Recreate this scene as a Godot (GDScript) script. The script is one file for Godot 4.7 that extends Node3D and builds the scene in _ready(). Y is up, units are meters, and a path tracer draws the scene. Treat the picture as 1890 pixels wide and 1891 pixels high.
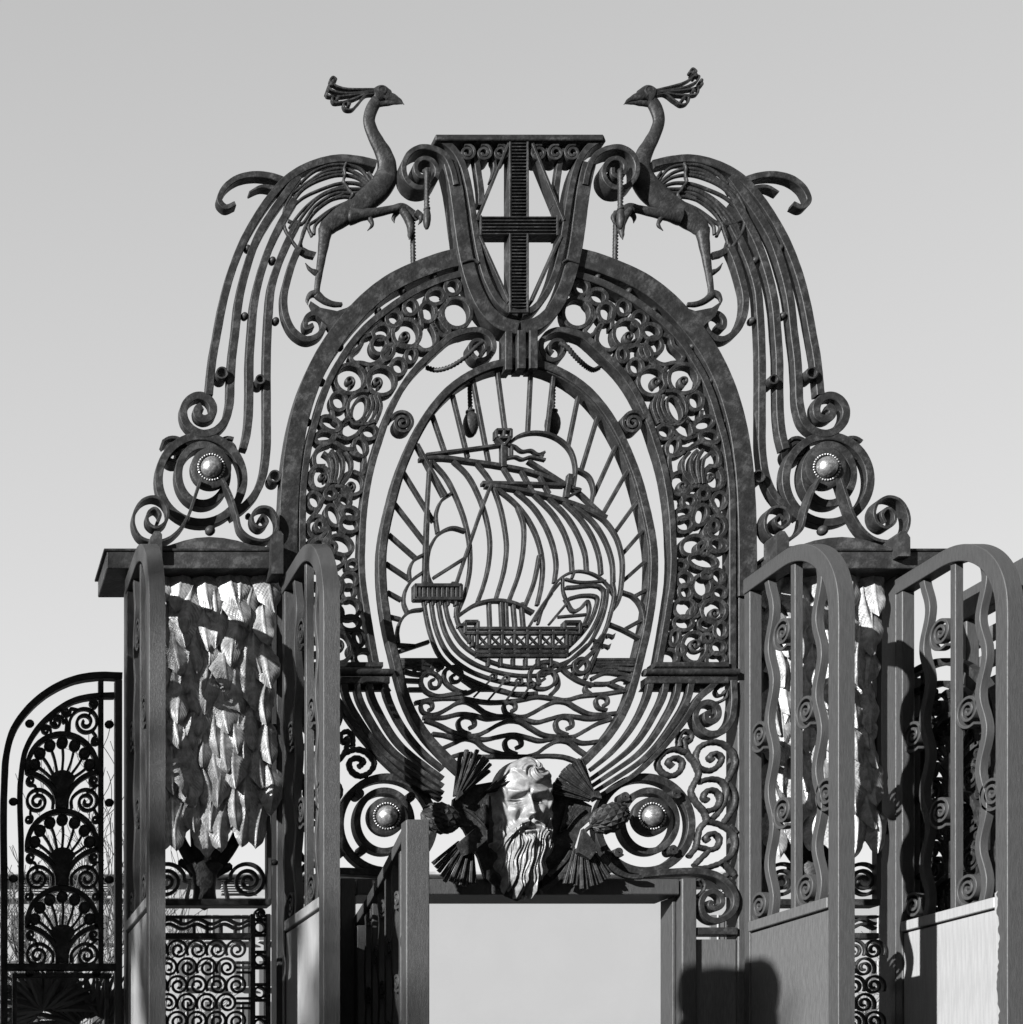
extends Node3D
# A wrought-iron monumental gate. Drawing units: 300 to the metre on the gate plane (z = 0), measured from one front elevation.
const S := 300.0      # drawing units per metre
const CD := 9.0       # distance from which the elevation was measured
const VX := -160.0
const HY := 2190.0
const EYE := 1.6
const CX := (VX - 945.0) / S
const AXW := (957.5 - 945.0) / S   # axis of symmetry of the gate, metres
var fx := 0.0
var fy := 0.0
var fs := 1.0
var lz := 0.0         # depth of the layer being drawn
var lk := 1.0 / S     # its scale
var mir := false
var loc := false
var M := {}
var used := {}
var cur: Node3D
var curbase := Vector3.ZERO
var rng := RandomNumberGenerator.new()

class MB:
	var v := PackedVector3Array()
	var n := PackedVector3Array()
	func tri(a: Vector3, b: Vector3, c: Vector3, na: Vector3, nb: Vector3, nc: Vector3) -> void:
		var g := (c - a).cross(b - a)
		if g.dot(na + nb + nc) < 0.0:
			v.append(a); v.append(c); v.append(b)
			n.append(na); n.append(nc); n.append(nb)
		else:
			v.append(a); v.append(b); v.append(c)
			n.append(na); n.append(nb); n.append(nc)
	func quad(a: Vector3, b: Vector3, c: Vector3, d: Vector3, na: Vector3, nb: Vector3, nc: Vector3, nd: Vector3) -> void:
		tri(a, b, c, na, nb, nc)
		tri(a, c, d, na, nc, nd)
	func flat(a: Vector3, b: Vector3, c: Vector3, d: Vector3, nn: Vector3) -> void:
		quad(a, b, c, d, nn, nn, nn, nn)
	func box(lo: Vector3, hi: Vector3, ch := 0.004) -> void:
		# a box with chamfered edges
		var c := (lo + hi) * 0.5
		var h := (hi - lo) * 0.5
		ch = minf(ch, minf(h.x, minf(h.y, h.z)) * 0.45)
		for ax in 3:
			var b := (ax + 1) % 3
			var d := (ax + 2) % 3
			for s in [-1.0, 1.0]:
				var nn := Vector3.ZERO
				nn[ax] = s
				var p := []
				for k in [[-1, -1], [1, -1], [1, 1], [-1, 1]]:
					var q := c
					q[ax] += s * h[ax]
					q[b] += k[0] * (h[b] - ch)
					q[d] += k[1] * (h[d] - ch)
					p.append(q)
				flat(p[0], p[1], p[2], p[3], nn)
				# chamfer towards axis b
				for t in [-1.0, 1.0]:
					var e := Vector3.ZERO
					e[ax] = s
					e[b] = t
					e = e.normalized()
					var r := []
					for k in [-1, 1]:
						var q1 := c
						q1[ax] += s * h[ax]
						q1[b] += t * (h[b] - ch)
						q1[d] += k * (h[d] - ch)
						var q2 := c
						q2[ax] += s * (h[ax] - ch)
						q2[b] += t * h[b]
						q2[d] += k * (h[d] - ch)
						r.append([q1, q2])
					flat(r[0][0], r[0][1], r[1][1], r[1][0], e)
		for sx in [-1.0, 1.0]:
			for sy in [-1.0, 1.0]:
				for sz in [-1.0, 1.0]:
					var a := c + Vector3(sx * h.x, sy * (h.y - ch), sz * (h.z - ch))
					var b2 := c + Vector3(sx * (h.x - ch), sy * h.y, sz * (h.z - ch))
					var d2 := c + Vector3(sx * (h.x - ch), sy * (h.y - ch), sz * h.z)
					var nn := Vector3(sx, sy, sz).normalized()
					tri(a, b2, d2, nn, nn, nn)
	func mesh() -> ArrayMesh:
		var arr := []
		arr.resize(Mesh.ARRAY_MAX)
		arr[Mesh.ARRAY_VERTEX] = v
		arr[Mesh.ARRAY_NORMAL] = n
		var m := ArrayMesh.new()
		m.add_surface_from_arrays(Mesh.PRIMITIVE_TRIANGLES, arr)
		return m

# ---------- naming, things and parts
func numbered(called: String) -> String:
	var k: int = used.get(called, -1) + 1
	used[called] = k
	return called if k == 0 else "%s_%03d" % [called, k]

func thing(called: String, label: String, category: String, base := Vector3.ZERO, group := "") -> Node3D:
	var o := Node3D.new()
	o.name = numbered(called)
	add_child(o)
	o.position = base
	o.set_meta("label", label)
	o.set_meta("category", category)
	if group:
		o.set_meta("group", group)
	cur = o
	curbase = base
	return o

func put(m: MB, called: String, mat: Material, parent: Node3D = null, label := "") -> MeshInstance3D:
	var o := MeshInstance3D.new()
	o.mesh = m.mesh()
	o.material_override = mat
	o.name = called
	var p: Node3D = parent if parent else cur
	p.add_child(o, true)
	if p == cur:
		o.position = -curbase
	if label:
		o.set_meta("label", label)
	return o

func structure(m: MB, called: String, mat: Material) -> MeshInstance3D:
	var o := MeshInstance3D.new()
	o.mesh = m.mesh()
	o.material_override = mat
	o.name = called
	add_child(o)
	o.set_meta("kind", "structure")
	return o

# ---------- the drawing board
func fr(x := 0.0, y := 0.0, s := 1.0) -> void:
	fx = x
	fy = y
	fs = s

func layer(z := 0.0) -> void:
	lz = z
	lk = (1.0 - z / CD) / S
	loc = false

func q(p: Vector2) -> Vector2:
	if loc:
		return Vector2(-p.x if mir else p.x, p.y)
	var x := CX + (p.x - VX) * lk
	if mir:
		x = 2.0 * AXW - x
	return Vector2(x, EYE + (HY - p.y) * lk)

func u(px: float) -> float:
	return px if loc else px * lk

func at(x: float, y: float, dz := 0.0) -> Vector3:
	var p := q(Vector2(fx + x / fs, fy + y / fs))
	return Vector3(p.x, p.y, lz + dz)

func pts(a: Array) -> PackedVector2Array:
	var r := PackedVector2Array()
	for i in range(0, a.size(), 2):
		r.append(q(Vector2(fx + a[i] / fs, fy + a[i + 1] / fs)))
	return r

func crom(p: PackedVector2Array, n := 6, closed := false) -> PackedVector2Array:
	if p.size() < 3 and not closed:
		return p
	var r := PackedVector2Array()
	var m := p.size()
	var last := m if closed else m - 1
	for i in last:
		var a := p[(i - 1 + m) % m] if closed or i > 0 else p[0] * 2.0 - p[1]
		var b := p[i]
		var c := p[(i + 1) % m]
		var d := p[(i + 2) % m] if closed or i + 2 < m else c * 2.0 - b
		for k in n:
			var t := float(k) / n
			r.append(b.cubic_interpolate_in_time(c, a, d, t, maxf(0.0001, (c - b).length()), -maxf(0.0001, (b - a).length()), maxf(0.0001, (c - b).length()) + maxf(0.0001, (d - c).length())))
	if not closed:
		r.append(p[m - 1])
	return r

# sweeps a bar along a line in the gate plane: rectangular with chamfered edges, or half round
func sweep(m: MB, p: PackedVector2Array, w0: float, w1: float, zf: float, dep: float, closed := false, rnd := false, lump := 0.0) -> void:
	var n := p.size()
	if n < 2:
		return
	var segs := n if closed else n - 1
	var T := PackedVector2Array()
	T.resize(n)
	var F := PackedFloat32Array()
	F.resize(n)
	for i in n:
		var a := p[(i - 1 + n) % n] if closed or i > 0 else p[i] * 2.0 - p[i + 1]
		var b := p[(i + 1) % n] if closed or i < n - 1 else p[i] * 2.0 - p[i - 1]
		var t1 := (p[i] - a).normalized()
		var t2 := (b - p[i]).normalized()
		var t := (t1 + t2).normalized()
		if t == Vector2.ZERO:
			t = t1
		T[i] = t
		F[i] = 1.0 / maxf(0.6, t.dot(t1))
	var rings := []
	for i in n:
		var f := float(i) / maxf(1, n - 1)
		var w := lerpf(w0, w1, f)
		if lump > 0.0:
			w *= 1.0 + lump * sin(i * 1.9) + lump * 0.6 * sin(i * 0.83 + 1.0)
		var h := w * 0.5 * F[i]
		var nn := Vector2(-T[i].y, T[i].x)
		var ring := PackedVector3Array()
		if rnd:
			for k in 10:
				var an := TAU * k / 10.0
				var uu := cos(an) * h
				ring.append(Vector3(p[i].x + nn.x * uu, p[i].y + nn.y * uu, zf - dep * 0.5 + sin(an) * dep * 0.5))
		else:
			var ch := minf(minf(w * 0.12, 0.0032), dep * 0.3)
			for e in [[-1, zf - dep], [-1, zf - ch], [-2, zf], [2, zf], [1, zf - ch], [1, zf - dep]]:
				var uu: float = signf(e[0]) * (h - (ch if absi(e[0]) == 2 else 0.0))
				ring.append(Vector3(p[i].x + nn.x * uu, p[i].y + nn.y * uu, e[1]))
		rings.append(ring)
	for i in segs:
		var j := (i + 1) % n
		var ra: PackedVector3Array = rings[i]
		var rb: PackedVector3Array = rings[j]
		var na := Vector3(-T[i].y, T[i].x, 0)
		var nb := Vector3(-T[j].y, T[j].x, 0)
		if rnd:
			for k in 10:
				var k2 := (k + 1) % 10
				var a1 := TAU * k / 10.0
				var a2 := TAU * k2 / 10.0
				m.quad(ra[k], ra[k2], rb[k2], rb[k], na * cos(a1) + Vector3(0, 0, sin(a1)), na * cos(a2) + Vector3(0, 0, sin(a2)), nb * cos(a2) + Vector3(0, 0, sin(a2)), nb * cos(a1) + Vector3(0, 0, sin(a1)))
		else:
			var dirs := [[-1.0, 0.0], [-0.7071, 0.7071], [0.0, 1.0], [0.7071, 0.7071], [1.0, 0.0], [0.0, -1.0]]
			for k in 6:
				var k2 := (k + 1) % 6
				var va: Vector3 = na * dirs[k][0] + Vector3(0, 0, dirs[k][1])
				var vb: Vector3 = nb * dirs[k][0] + Vector3(0, 0, dirs[k][1])
				m.quad(ra[k], ra[k2], rb[k2], rb[k], va, va, vb, vb)
	if not closed:
		for e in [0, n - 1]:
			var ring: PackedVector3Array = rings[e]
			var nn := Vector3(T[e].x, T[e].y, 0) * (-1.0 if e == 0 else 1.0)
			for k in range(1, ring.size() - 1):
				m.tri(ring[0], ring[k], ring[k + 1], nn, nn, nn)

# a bar traced through points given in the current frame
func bar(called: String, mat: Material, a: Array, w: float, dep: float, dz := 0.0, w1 := -1.0, n := 6, parent: Node3D = null) -> MeshInstance3D:
	var m := MB.new()
	sweep(m, crom(pts(a), n), u(w), u(w1 if w1 >= 0 else w), lz + dz, dep, false, false, 0.03 * minf(1.0, 0.022 / u(w)))
	return put(m, called, mat, parent)

func rod(called: String, mat: Material, a: Array, w: float, dep: float, dz := 0.0, w1 := -1.0, lump := 0.0, n := 6) -> MeshInstance3D:
	var m := MB.new()
	sweep(m, crom(pts(a), n), u(w), u(w1 if w1 >= 0 else w), lz + dz, dep, false, true, lump)
	return put(m, called, mat)

func ell(cx: float, cy: float, rx: float, ry: float, rot := 0.0, n := 28) -> PackedVector2Array:
	var r := PackedVector2Array()
	for i in n:
		var a := TAU * i / n
		var p := Vector2(cos(a) * rx, sin(a) * ry).rotated(deg_to_rad(rot))
		r.append(q(Vector2(fx + (cx + p.x) / fs, fy + (cy + p.y) / fs)))
	return r

func ring(called: String, mat: Material, cx: float, cy: float, rx: float, ry: float, rot: float, w: float, dep: float, dz := 0.0) -> MeshInstance3D:
	var m := MB.new()
	sweep(m, ell(cx, cy, rx, ry, rot, 26 if rx / fs < 40 else 56), u(w), u(w), lz + dz, dep, true)
	return put(m, called, mat)

func spiral(cx: float, cy: float, r0: float, r1: float, a0: float, turns: float, n := 16) -> Array:
	var r := []
	var k := int(absf(turns) * n)
	for i in k + 1:
		var f := float(i) / k
		var a := deg_to_rad(a0) + turns * TAU * f
		var rr := lerpf(r0, r1, pow(f, 0.85))
		r.append(cx + cos(a) * rr)
		r.append(cy + sin(a) * rr)
	return r

# a swept shape with elliptical section in and out of the plane; rows are x, y, half width in frame units
func limb(m: MB, a: Array, zc: float, flat := 0.75, n := 6) -> void:
	zc += lz
	var p := PackedVector2Array()
	var w := PackedVector2Array()
	for i in range(0, a.size(), 3):
		p.append(q(Vector2(fx + a[i] / fs, fy + a[i + 1] / fs)))
		w.append(Vector2(u(a[i + 2] / fs), 0))
	p = crom(p, n)
	var rings := []
	var norms := []
	var cnt := p.size()
	for i in cnt:
		var f := float(i) / n
		var j := mini(int(f), w.size() - 2)
		var ww := lerpf(w[j].x, w[j + 1].x, smoothstep(0.0, 1.0, f - j))
		var t := (p[mini(i + 1, cnt - 1)] - p[maxi(i - 1, 0)]).normalized()
		var nn := Vector2(-t.y, t.x)
		var ring_ := PackedVector3Array()
		var nr := PackedVector3Array()
		for k in 14:
			var an := TAU * k / 14.0
			ring_.append(Vector3(p[i].x + nn.x * cos(an) * ww, p[i].y + nn.y * cos(an) * ww, zc + sin(an) * ww * flat))
			nr.append(Vector3(nn.x * cos(an), nn.y * cos(an), sin(an) / flat).normalized())
		rings.append(ring_)
		norms.append(nr)
	for i in cnt - 1:
		for k in 14:
			var k2 := (k + 1) % 14
			m.quad(rings[i][k], rings[i][k2], rings[i + 1][k2], rings[i + 1][k], norms[i][k], norms[i][k2], norms[i + 1][k2], norms[i + 1][k])
	for e in [0, cnt - 1]:
		var t := (p[1] - p[0]).normalized() * -1.0 if e == 0 else (p[cnt - 1] - p[cnt - 2]).normalized()
		var nn := Vector3(t.x, t.y, 0)
		var c := Vector3(p[e].x, p[e].y, zc) + nn * (w[0].x if e == 0 else w[w.size() - 1].x) * 0.5
		for k in 14:
			m.tri(c, rings[e][k], rings[e][(k + 1) % 14], nn, norms[e][k], norms[e][(k + 1) % 14])

# a tube through points in space, its radius given at each; bumps turn a tube into rope
func tube(m: MB, p: Array, r: Array, sides := 8, twist := 0.0, bump := 0.0) -> void:
	var cnt := p.size()
	var rings := []
	var norms := []
	var side := Vector3.ZERO
	var run := 0.0
	for i in cnt:
		var t: Vector3 = (p[mini(i + 1, cnt - 1)] - p[maxi(i - 1, 0)]).normalized()
		if side == Vector3.ZERO:
			side = t.cross(Vector3(0.3, 0.2, 1)).normalized()
		side = (side - t * side.dot(t)).normalized()
		var up := t.cross(side)
		if i > 0:
			run += (p[i] - p[i - 1]).length()
		var a := PackedVector3Array()
		var b := PackedVector3Array()
		for k in sides:
			var an := TAU * k / sides
			var d := side * cos(an) + up * sin(an)
			var rr: float = r[i] if i < r.size() else r[r.size() - 1]
			if bump > 0.0:
				rr *= 1.0 + bump * (absf(cos(1.5 * (an - twist * run))) - 0.6)
			a.append(p[i] + d * rr)
			b.append(d)
		rings.append(a)
		norms.append(b)
	for i in cnt - 1:
		for k in sides:
			var k2 := (k + 1) % sides
			m.quad(rings[i][k], rings[i][k2], rings[i + 1][k2], rings[i + 1][k], norms[i][k], norms[i][k2], norms[i + 1][k2], norms[i + 1][k])
	for e in [0, cnt - 1]:
		for k in sides:
			var nn: Vector3 = ((p[0] - p[1]) if e == 0 else (p[cnt - 1] - p[cnt - 2])).normalized()
			m.tri(p[e], rings[e][k], rings[e][(k + 1) % sides], nn, nn, nn)

# a flat plate with an outline, its front at z
func plate(m: MB, o: PackedVector2Array, zf: float, dep: float) -> void:
	var idx := Geometry2D.triangulate_polygon(o)
	for i in range(0, idx.size(), 3):
		var a := o[idx[i]]
		var b := o[idx[i + 1]]
		var c := o[idx[i + 2]]
		m.tri(Vector3(a.x, a.y, zf), Vector3(b.x, b.y, zf), Vector3(c.x, c.y, zf), Vector3.BACK, Vector3.BACK, Vector3.BACK)
		m.tri(Vector3(a.x, a.y, zf - dep), Vector3(b.x, b.y, zf - dep), Vector3(c.x, c.y, zf - dep), Vector3.FORWARD, Vector3.FORWARD, Vector3.FORWARD)
	var area := 0.0
	for i in o.size():
		var a := o[i]
		var b := o[(i + 1) % o.size()]
		area += a.x * b.y - b.x * a.y
	for i in o.size():
		var a := o[i]
		var b := o[(i + 1) % o.size()]
		var nn := Vector3(b.y - a.y, a.x - b.x, 0).normalized() * signf(area)
		m.flat(Vector3(a.x, a.y, zf), Vector3(b.x, b.y, zf), Vector3(b.x, b.y, zf - dep), Vector3(a.x, a.y, zf - dep), nn)

# a turned shape about an axis that points out of the gate; rows of radius, z
func boss(m: MB, c: Vector3, prof: Array, n := 28) -> void:
	for i in prof.size() - 1:
		var a: Vector2 = prof[i]
		var b: Vector2 = prof[i + 1]
		var e := Vector2(b.y - a.y, a.x - b.x).normalized()   # outward in (r, z)
		var e0 := e
		var e1 := e
		if i > 0:
			var a0: Vector2 = prof[i - 1]
			var x := Vector2(a.y - a0.y, a0.x - a.x).normalized()
			if x.dot(e) > 0.6:
				e0 = (x + e).normalized()
		if i + 2 < prof.size():
			var b2: Vector2 = prof[i + 2]
			var x := Vector2(b2.y - b.y, b.x - b2.x).normalized()
			if x.dot(e) > 0.6:
				e1 = (x + e).normalized()
		for k in n:
			var t0 := TAU * k / n
			var t1 := TAU * (k + 1) / n
			var d0 := Vector3(cos(t0), sin(t0), 0)
			var d1 := Vector3(cos(t1), sin(t1), 0)
			var zz := Vector3(0, 0, 1)
			m.quad(c + d0 * a.x + zz * a.y, c + d1 * a.x + zz * a.y, c + d1 * b.x + zz * b.y, c + d0 * b.x + zz * b.y, d0 * e0.x + zz * e0.y, d1 * e0.x + zz * e0.y, d1 * e1.x + zz * e1.y, d0 * e1.x + zz * e1.y)

func ball(m: MB, c: Vector3, r: Vector3, n := 12, basis := Basis.IDENTITY) -> void:
	for i in n / 2:
		for k in n:
			var q4 := []
			var n4 := []
			for e in [[0, 0], [0, 1], [1, 1], [1, 0]]:
				var th: float = PI * (i + e[0]) / (n / 2)
				var ph: float = TAU * (k + e[1]) / n
				var d := Vector3(sin(th) * cos(ph), cos(th), sin(th) * sin(ph))
				q4.append(c + basis * (d * r))
				n4.append((basis * (d / r)).normalized())
			m.quad(q4[0], q4[1], q4[2], q4[3], n4[0], n4[1], n4[2], n4[3])

func pathz(a: Array, n := 6) -> Array:
	# rows of x, y, z (frame units, frame units, metres out of the layer)
	var r := []
	var c := Curve3D.new()
	var p := []
	for i in range(0, a.size(), 3):
		p.append(at(a[i], a[i + 1], a[i + 2]))
	for i in p.size() - 1:
		var a0: Vector3 = p[maxi(i - 1, 0)]
		var a1: Vector3 = p[i]
		var a2: Vector3 = p[i + 1]
		var a3: Vector3 = p[mini(i + 2, p.size() - 1)]
		for k in n:
			r.append(a1.cubic_interpolate(a2, a0, a3, float(k) / n))
	r.append(p[p.size() - 1])
	return r

func dense(p: Array, step: float) -> Array:
	var r := []
	for i in p.size() - 1:
		var k := maxi(1, int((p[i + 1] - p[i]).length() / step))
		for j in k:
			r.append(p[i].lerp(p[i + 1], float(j) / k))
	r.append(p[p.size() - 1])
	return r

func rope(called: String, mat: Material, a: Array, r: float, parent: Node3D = null) -> MeshInstance3D:
	var m := MB.new()
	tube(m, dense(pathz(a), 0.0035), [r * 1.12], 18, 105.0, 0.6)
	return put(m, called, mat, parent)

# ---------- materials
func grey(v: float) -> Color:
	return Color(v, v, v).linear_to_srgb()

func noise_tex(freq: float, seed_: int, lo: float, hi: float, oct := 4, size := 512, kind := FastNoiseLite.TYPE_SIMPLEX_SMOOTH, mid := -1.0, edge := 0.2, gain := 0.5) -> NoiseTexture2D:
	var f := FastNoiseLite.new()
	f.noise_type = kind
	f.frequency = freq
	f.seed = seed_
	f.fractal_octaves = oct
	f.fractal_gain = gain
	var t := NoiseTexture2D.new()
	t.width = size
	t.height = size
	t.seamless = true
	t.noise = f
	var g := Gradient.new()
	g.set_color(0, grey(lo))
	g.set_color(1, grey(hi))
	g.set_offset(0, edge)
	g.set_offset(1, 1.0 - edge)
	if mid >= 0.0:
		g.add_point(0.55, grey(mid))
	t.color_ramp = g
	return t

func mat(name_: String, tex: Texture2D, tone: float, rough: float, scale: float, bump: Texture2D = null, height := 0.0, metal := 0.0, spec := 0.5) -> StandardMaterial3D:
	var m := StandardMaterial3D.new()
	m.resource_name = name_
	m.albedo_color = grey(tone)
	m.albedo_texture = tex
	m.roughness = rough
	m.metallic = metal
	m.metallic_specular = spec
	m.uv1_triplanar = true
	m.uv1_world_triplanar = true
	m.uv1_scale = Vector3.ONE * scale
	if bump:
		m.heightmap_enabled = true
		m.heightmap_texture = bump
		m.heightmap_scale = height
	M[name_] = m
	return m

func make_materials() -> void:
	var blotch := noise_tex(0.006, 3, 0.28, 1.0, 8, 1024, FastNoiseLite.TYPE_SIMPLEX_SMOOTH, 0.50, 0.27, 0.74)
	var patchy := noise_tex(0.008, 8, 0.72, 1.0, 5, 1024, FastNoiseLite.TYPE_SIMPLEX_SMOOTH, -1.0, 0.3)
	var even := noise_tex(0.01, 31, 0.975, 1.0, 4, 512)
	var streak := noise_tex(0.014, 21, 0.76, 1.0, 5, 1024, FastNoiseLite.TYPE_SIMPLEX_SMOOTH, -1.0, 0.3)
	var mottle := noise_tex(0.010, 44, 0.45, 1.0, 6, 512, FastNoiseLite.TYPE_SIMPLEX_SMOOTH, -1.0, 0.25, 0.65)
	var soft := noise_tex(0.012, 23, 0.86, 1.0, 4, 512)
	var pit := noise_tex(0.05, 5, 0.0, 1.0, 4, 512)
	var fine := noise_tex(0.11, 9, 0.0, 1.0, 3, 512)
	mat("iron", blotch, 0.028, 0.5, 1.3, pit, 0.12, 0.0, 0.25)
	mat("cast_iron", blotch, 0.027, 0.5, 1.7, pit, 0.16, 0.0, 0.25)
	mat("post_paint", streak, 0.031, 0.5, 1.3, fine, 0.06, 0.0, 0.3)
	mat("plate_paint", blotch, 0.036, 0.5, 1.0, fine, 0.07, 0.0, 0.3)
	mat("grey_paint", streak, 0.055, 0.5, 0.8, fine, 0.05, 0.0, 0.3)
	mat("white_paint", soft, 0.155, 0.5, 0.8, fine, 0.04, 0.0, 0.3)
	mat("gilt", blotch, 0.36, 0.34, 5.0, pit, 0.08, 0.7)
	mat("gilt_leaf", mottle, 0.26, 0.42, 3.0, fine, 0.03, 0.15, 0.4)
	mat("gilt_face", mottle, 0.165, 0.45, 4.0, fine, 0.03, 0.1, 0.4)
	mat("stone", patchy, 0.22, 0.85, 0.7, fine, 0.2)
	mat("render_wall", even, 0.15, 0.9, 0.12)
	mat("brick", patchy, 0.07, 0.9, 0.3)
	mat("trim", patchy, 0.19, 0.85, 0.3)
	mat("paving", patchy, 0.07, 0.85, 0.6, fine, 0.3)
	mat("bark", blotch, 0.04, 0.85, 3.0, pit, 0.5)
	mat("frond", streak, 0.035, 0.5, 3.0)
	mat("slat", patchy, 0.05, 0.6, 1.0)
	for n in ["post_paint", "grey_paint", "white_paint"]:
		M[n].uv1_scale = Vector3(8.0, 0.6, 8.0)
	var g := StandardMaterial3D.new()
	g.albedo_color = grey(0.05)
	g.roughness = 0.12
	g.metallic_specular = 0.6
	M["glass"] = g

# ---------- camera, sky, sun
func setup() -> void:
	var cam := Camera3D.new()
	cam.name = "camera"
	add_child(cam)
	cam.projection = Camera3D.PROJECTION_FRUSTUM
	cam.near = 0.1
	cam.far = 400.0
	cam.size = 1891.0 / S / CD * cam.near
	cam.frustum_offset = Vector2((945.0 - VX) / S, (HY - 945.5) / S) / CD * cam.near
	cam.position = Vector3(CX, EYE, CD)
	cam.current = true
	var env := Environment.new()
	var sky := Sky.new()
	var sm := ProceduralSkyMaterial.new()
	sm.sky_top_color = grey(0.070)
	sm.sky_horizon_color = grey(0.243)
	sm.sky_curve = 0.6
	sm.ground_bottom_color = grey(0.05)
	sm.ground_horizon_color = grey(0.08)
	sm.ground_curve = 0.02
	sm.sun_angle_max = 1.0
	sky.sky_material = sm
	env.background_mode = Environment.BG_SKY
	env.sky = sky
	env.tonemap_mode = Environment.TONE_MAPPER_LINEAR
	env.tonemap_exposure = 4.0
	env.sdfgi_enabled = true
	env.ssao_enabled = true
	env.ssil_enabled = true
	var we := WorldEnvironment.new()
	we.name = "world_environment"
	we.environment = env
	add_child(we)
	var sun := DirectionalLight3D.new()
	sun.name = "sun"
	sun.light_energy = 1.6
	sun.light_angular_distance = 0.5
	sun.shadow_enabled = true
	add_child(sun)
	sun.look_at_from_position(Vector3.ZERO, Vector3(0.92, -0.37, -0.615), Vector3.UP)

# ---------- the great arch, its filigree and the shield
const HALF_OUTER := [868,470, 830,478, 775,497, 720,524, 678,557, 640,598, 606,645, 580,695, 555,770, 541,850, 535,930, 533,1010, 533,1100]
const HALF_INNER := [856,503, 815,515, 780,530, 745,550, 713,573, 680,600, 650,634, 630,664, 615,690, 598,730, 585,773, 573,815, 566,857, 561,905, 560,950, 560,1010, 560,1100, 560,1238]
const HALF_THIRD := [853,612, 835,619, 818,633, 797,653, 773,676, 755,698, 738,725, 724,753, 712,782, 700,818, 690,850, 682,884, 676,920, 672,957, 670,1000, 669,1035, 671,1073, 677,1115, 685,1165, 697,1232]

func build_arch() -> void:
	layer(0.0)
	fr()
	thing("gate_arch", "great dark iron arch of nested bands around the ship medallion", "arch", Vector3(AXW, 0, -0.05))
	for s in 2:
		mir = s == 1
		bar("outer_band", M.iron, HALF_OUTER, 34, 0.10)
		bar("middle_band", M.iron, HALF_INNER, 12.5, 0.085, -0.005)
		bar("inner_band", M.iron, HALF_THIRD, 12, 0.08, -0.003)
		# the scroll in which the inner band ends
		fr(630, 490, 6)
		bar("scroll", M.iron, [1338,735, 1450,708, 1560,712, 1650,760, 1700,850, 1695,940, 1640,1010, 1560,1040, 1490,1010, 1450,950, 1440,880, 1480,830, 1550,822, 1600,860, 1610,920, 1570,960], 11, 0.085, -0.004, 6)
		fr()
		# studs between the bands
		for p in [[806,506], [748,532], [702,568], [632,635], [598,700], [572,774], [556,830], [551,915]]:
			var m := MB.new()
			ball(m, at(p[0], p[1], -0.04), Vector3(0.022, 0.022, 0.03), 10)
			put(m, "stud", M.iron)
		# legs down to the ground
		var lm := MB.new()
		var a := q(Vector2(513, 1098))
		var b := q(Vector2(548, 1098))
		lm.box(Vector3(minf(a.x, b.x), 0, -0.16), Vector3(maxf(a.x, b.x), a.y, -0.02), 0.006)
		put(lm, "leg", M.post_paint)
		# spiral joining ring and inner band
		fr(540, 690, 6)
		bar("coil", M.iron, spiral(1228, 540, 138, 16, 200, 2.3), 5.6, 0.08, 0.0)
		fr()
		# gusset that carries the bird
		var g := MB.new()
		fr(380, 90, 3.2586)
		plate(g, pts([640,1500, 700,1540, 800,1560, 860,1540, 945,1480, 900,1600, 780,1700, 740,1640, 680,1590]), -0.03, 0.05)
		put(g, "gusset", M.iron)
		fr()
	mir = false

const LOOPS := [
	# x, y, rx, ry, turn, traced loop by loop
	[836.7,530,13.5,14,0], [845,577,26.5,28,0], [806,547,17,14,-20], [791,576,15,18,0], [759,567,12,14,0], [752,615,25.5,26,0],
	[729,588,14,14,0], [707,612,17,14,-20], [702,637,15,16,0], [717.5,650,9.5,15,30], [761,655,9.5,13,10], [737,677,13.5,15,0],
	[648,699,28,27,0], [706,703,26,26,0], [627,740,14.5,16.5,0], [611,782,20,12,25], [601,807,18,12,-8], [683,797,15,13,0],
	[667,825,11.5,17,-20], [591,882,19,22,0], [653,892,21,21,0], [611,912,10,9.5,0], [582,924,13,16,-15], [637,925,12,10,30],
	[617,951,13,20,-22], [648,947,16,11,20], [647,968,17,14,10], [587,972,17,20,0], [630,1006,23,17,25], [584,1006,17,12,-15],
	[592,970,8,10,0]]
const LOOPS_LOW := [
	# taken from the other half, where nothing stands before it
	[1326,1007,14,12,20], [1303,1013,9,12,-30], [1303,1036,27,14,12], [1263,1043,11,9,20], [1268,1070,14,13,0], [1330,1064,12,14,-30],
	[1301,1082,18,21,0], [1270,1093,12,14,-15], [1333,1094,13,11,0], [1269,1123,20,18,0], [1323,1128,23,22,0], [1267,1150,18,13,0],
	[1309,1153,14,11,10], [1335,1164,12,15,0], [1251,1177,9,15,10], [1287,1195,23,28,0], [1330,1195,14,13,0], [1240,1214,18,15,0], [1327,1219,18,14,0],
	[1309,1062,9,6,0], [1313,1104,9,7,0], [1290,1128,8,12,30], [1262,1200,8,9,0], [1310,1178,9,8,0]]

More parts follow.
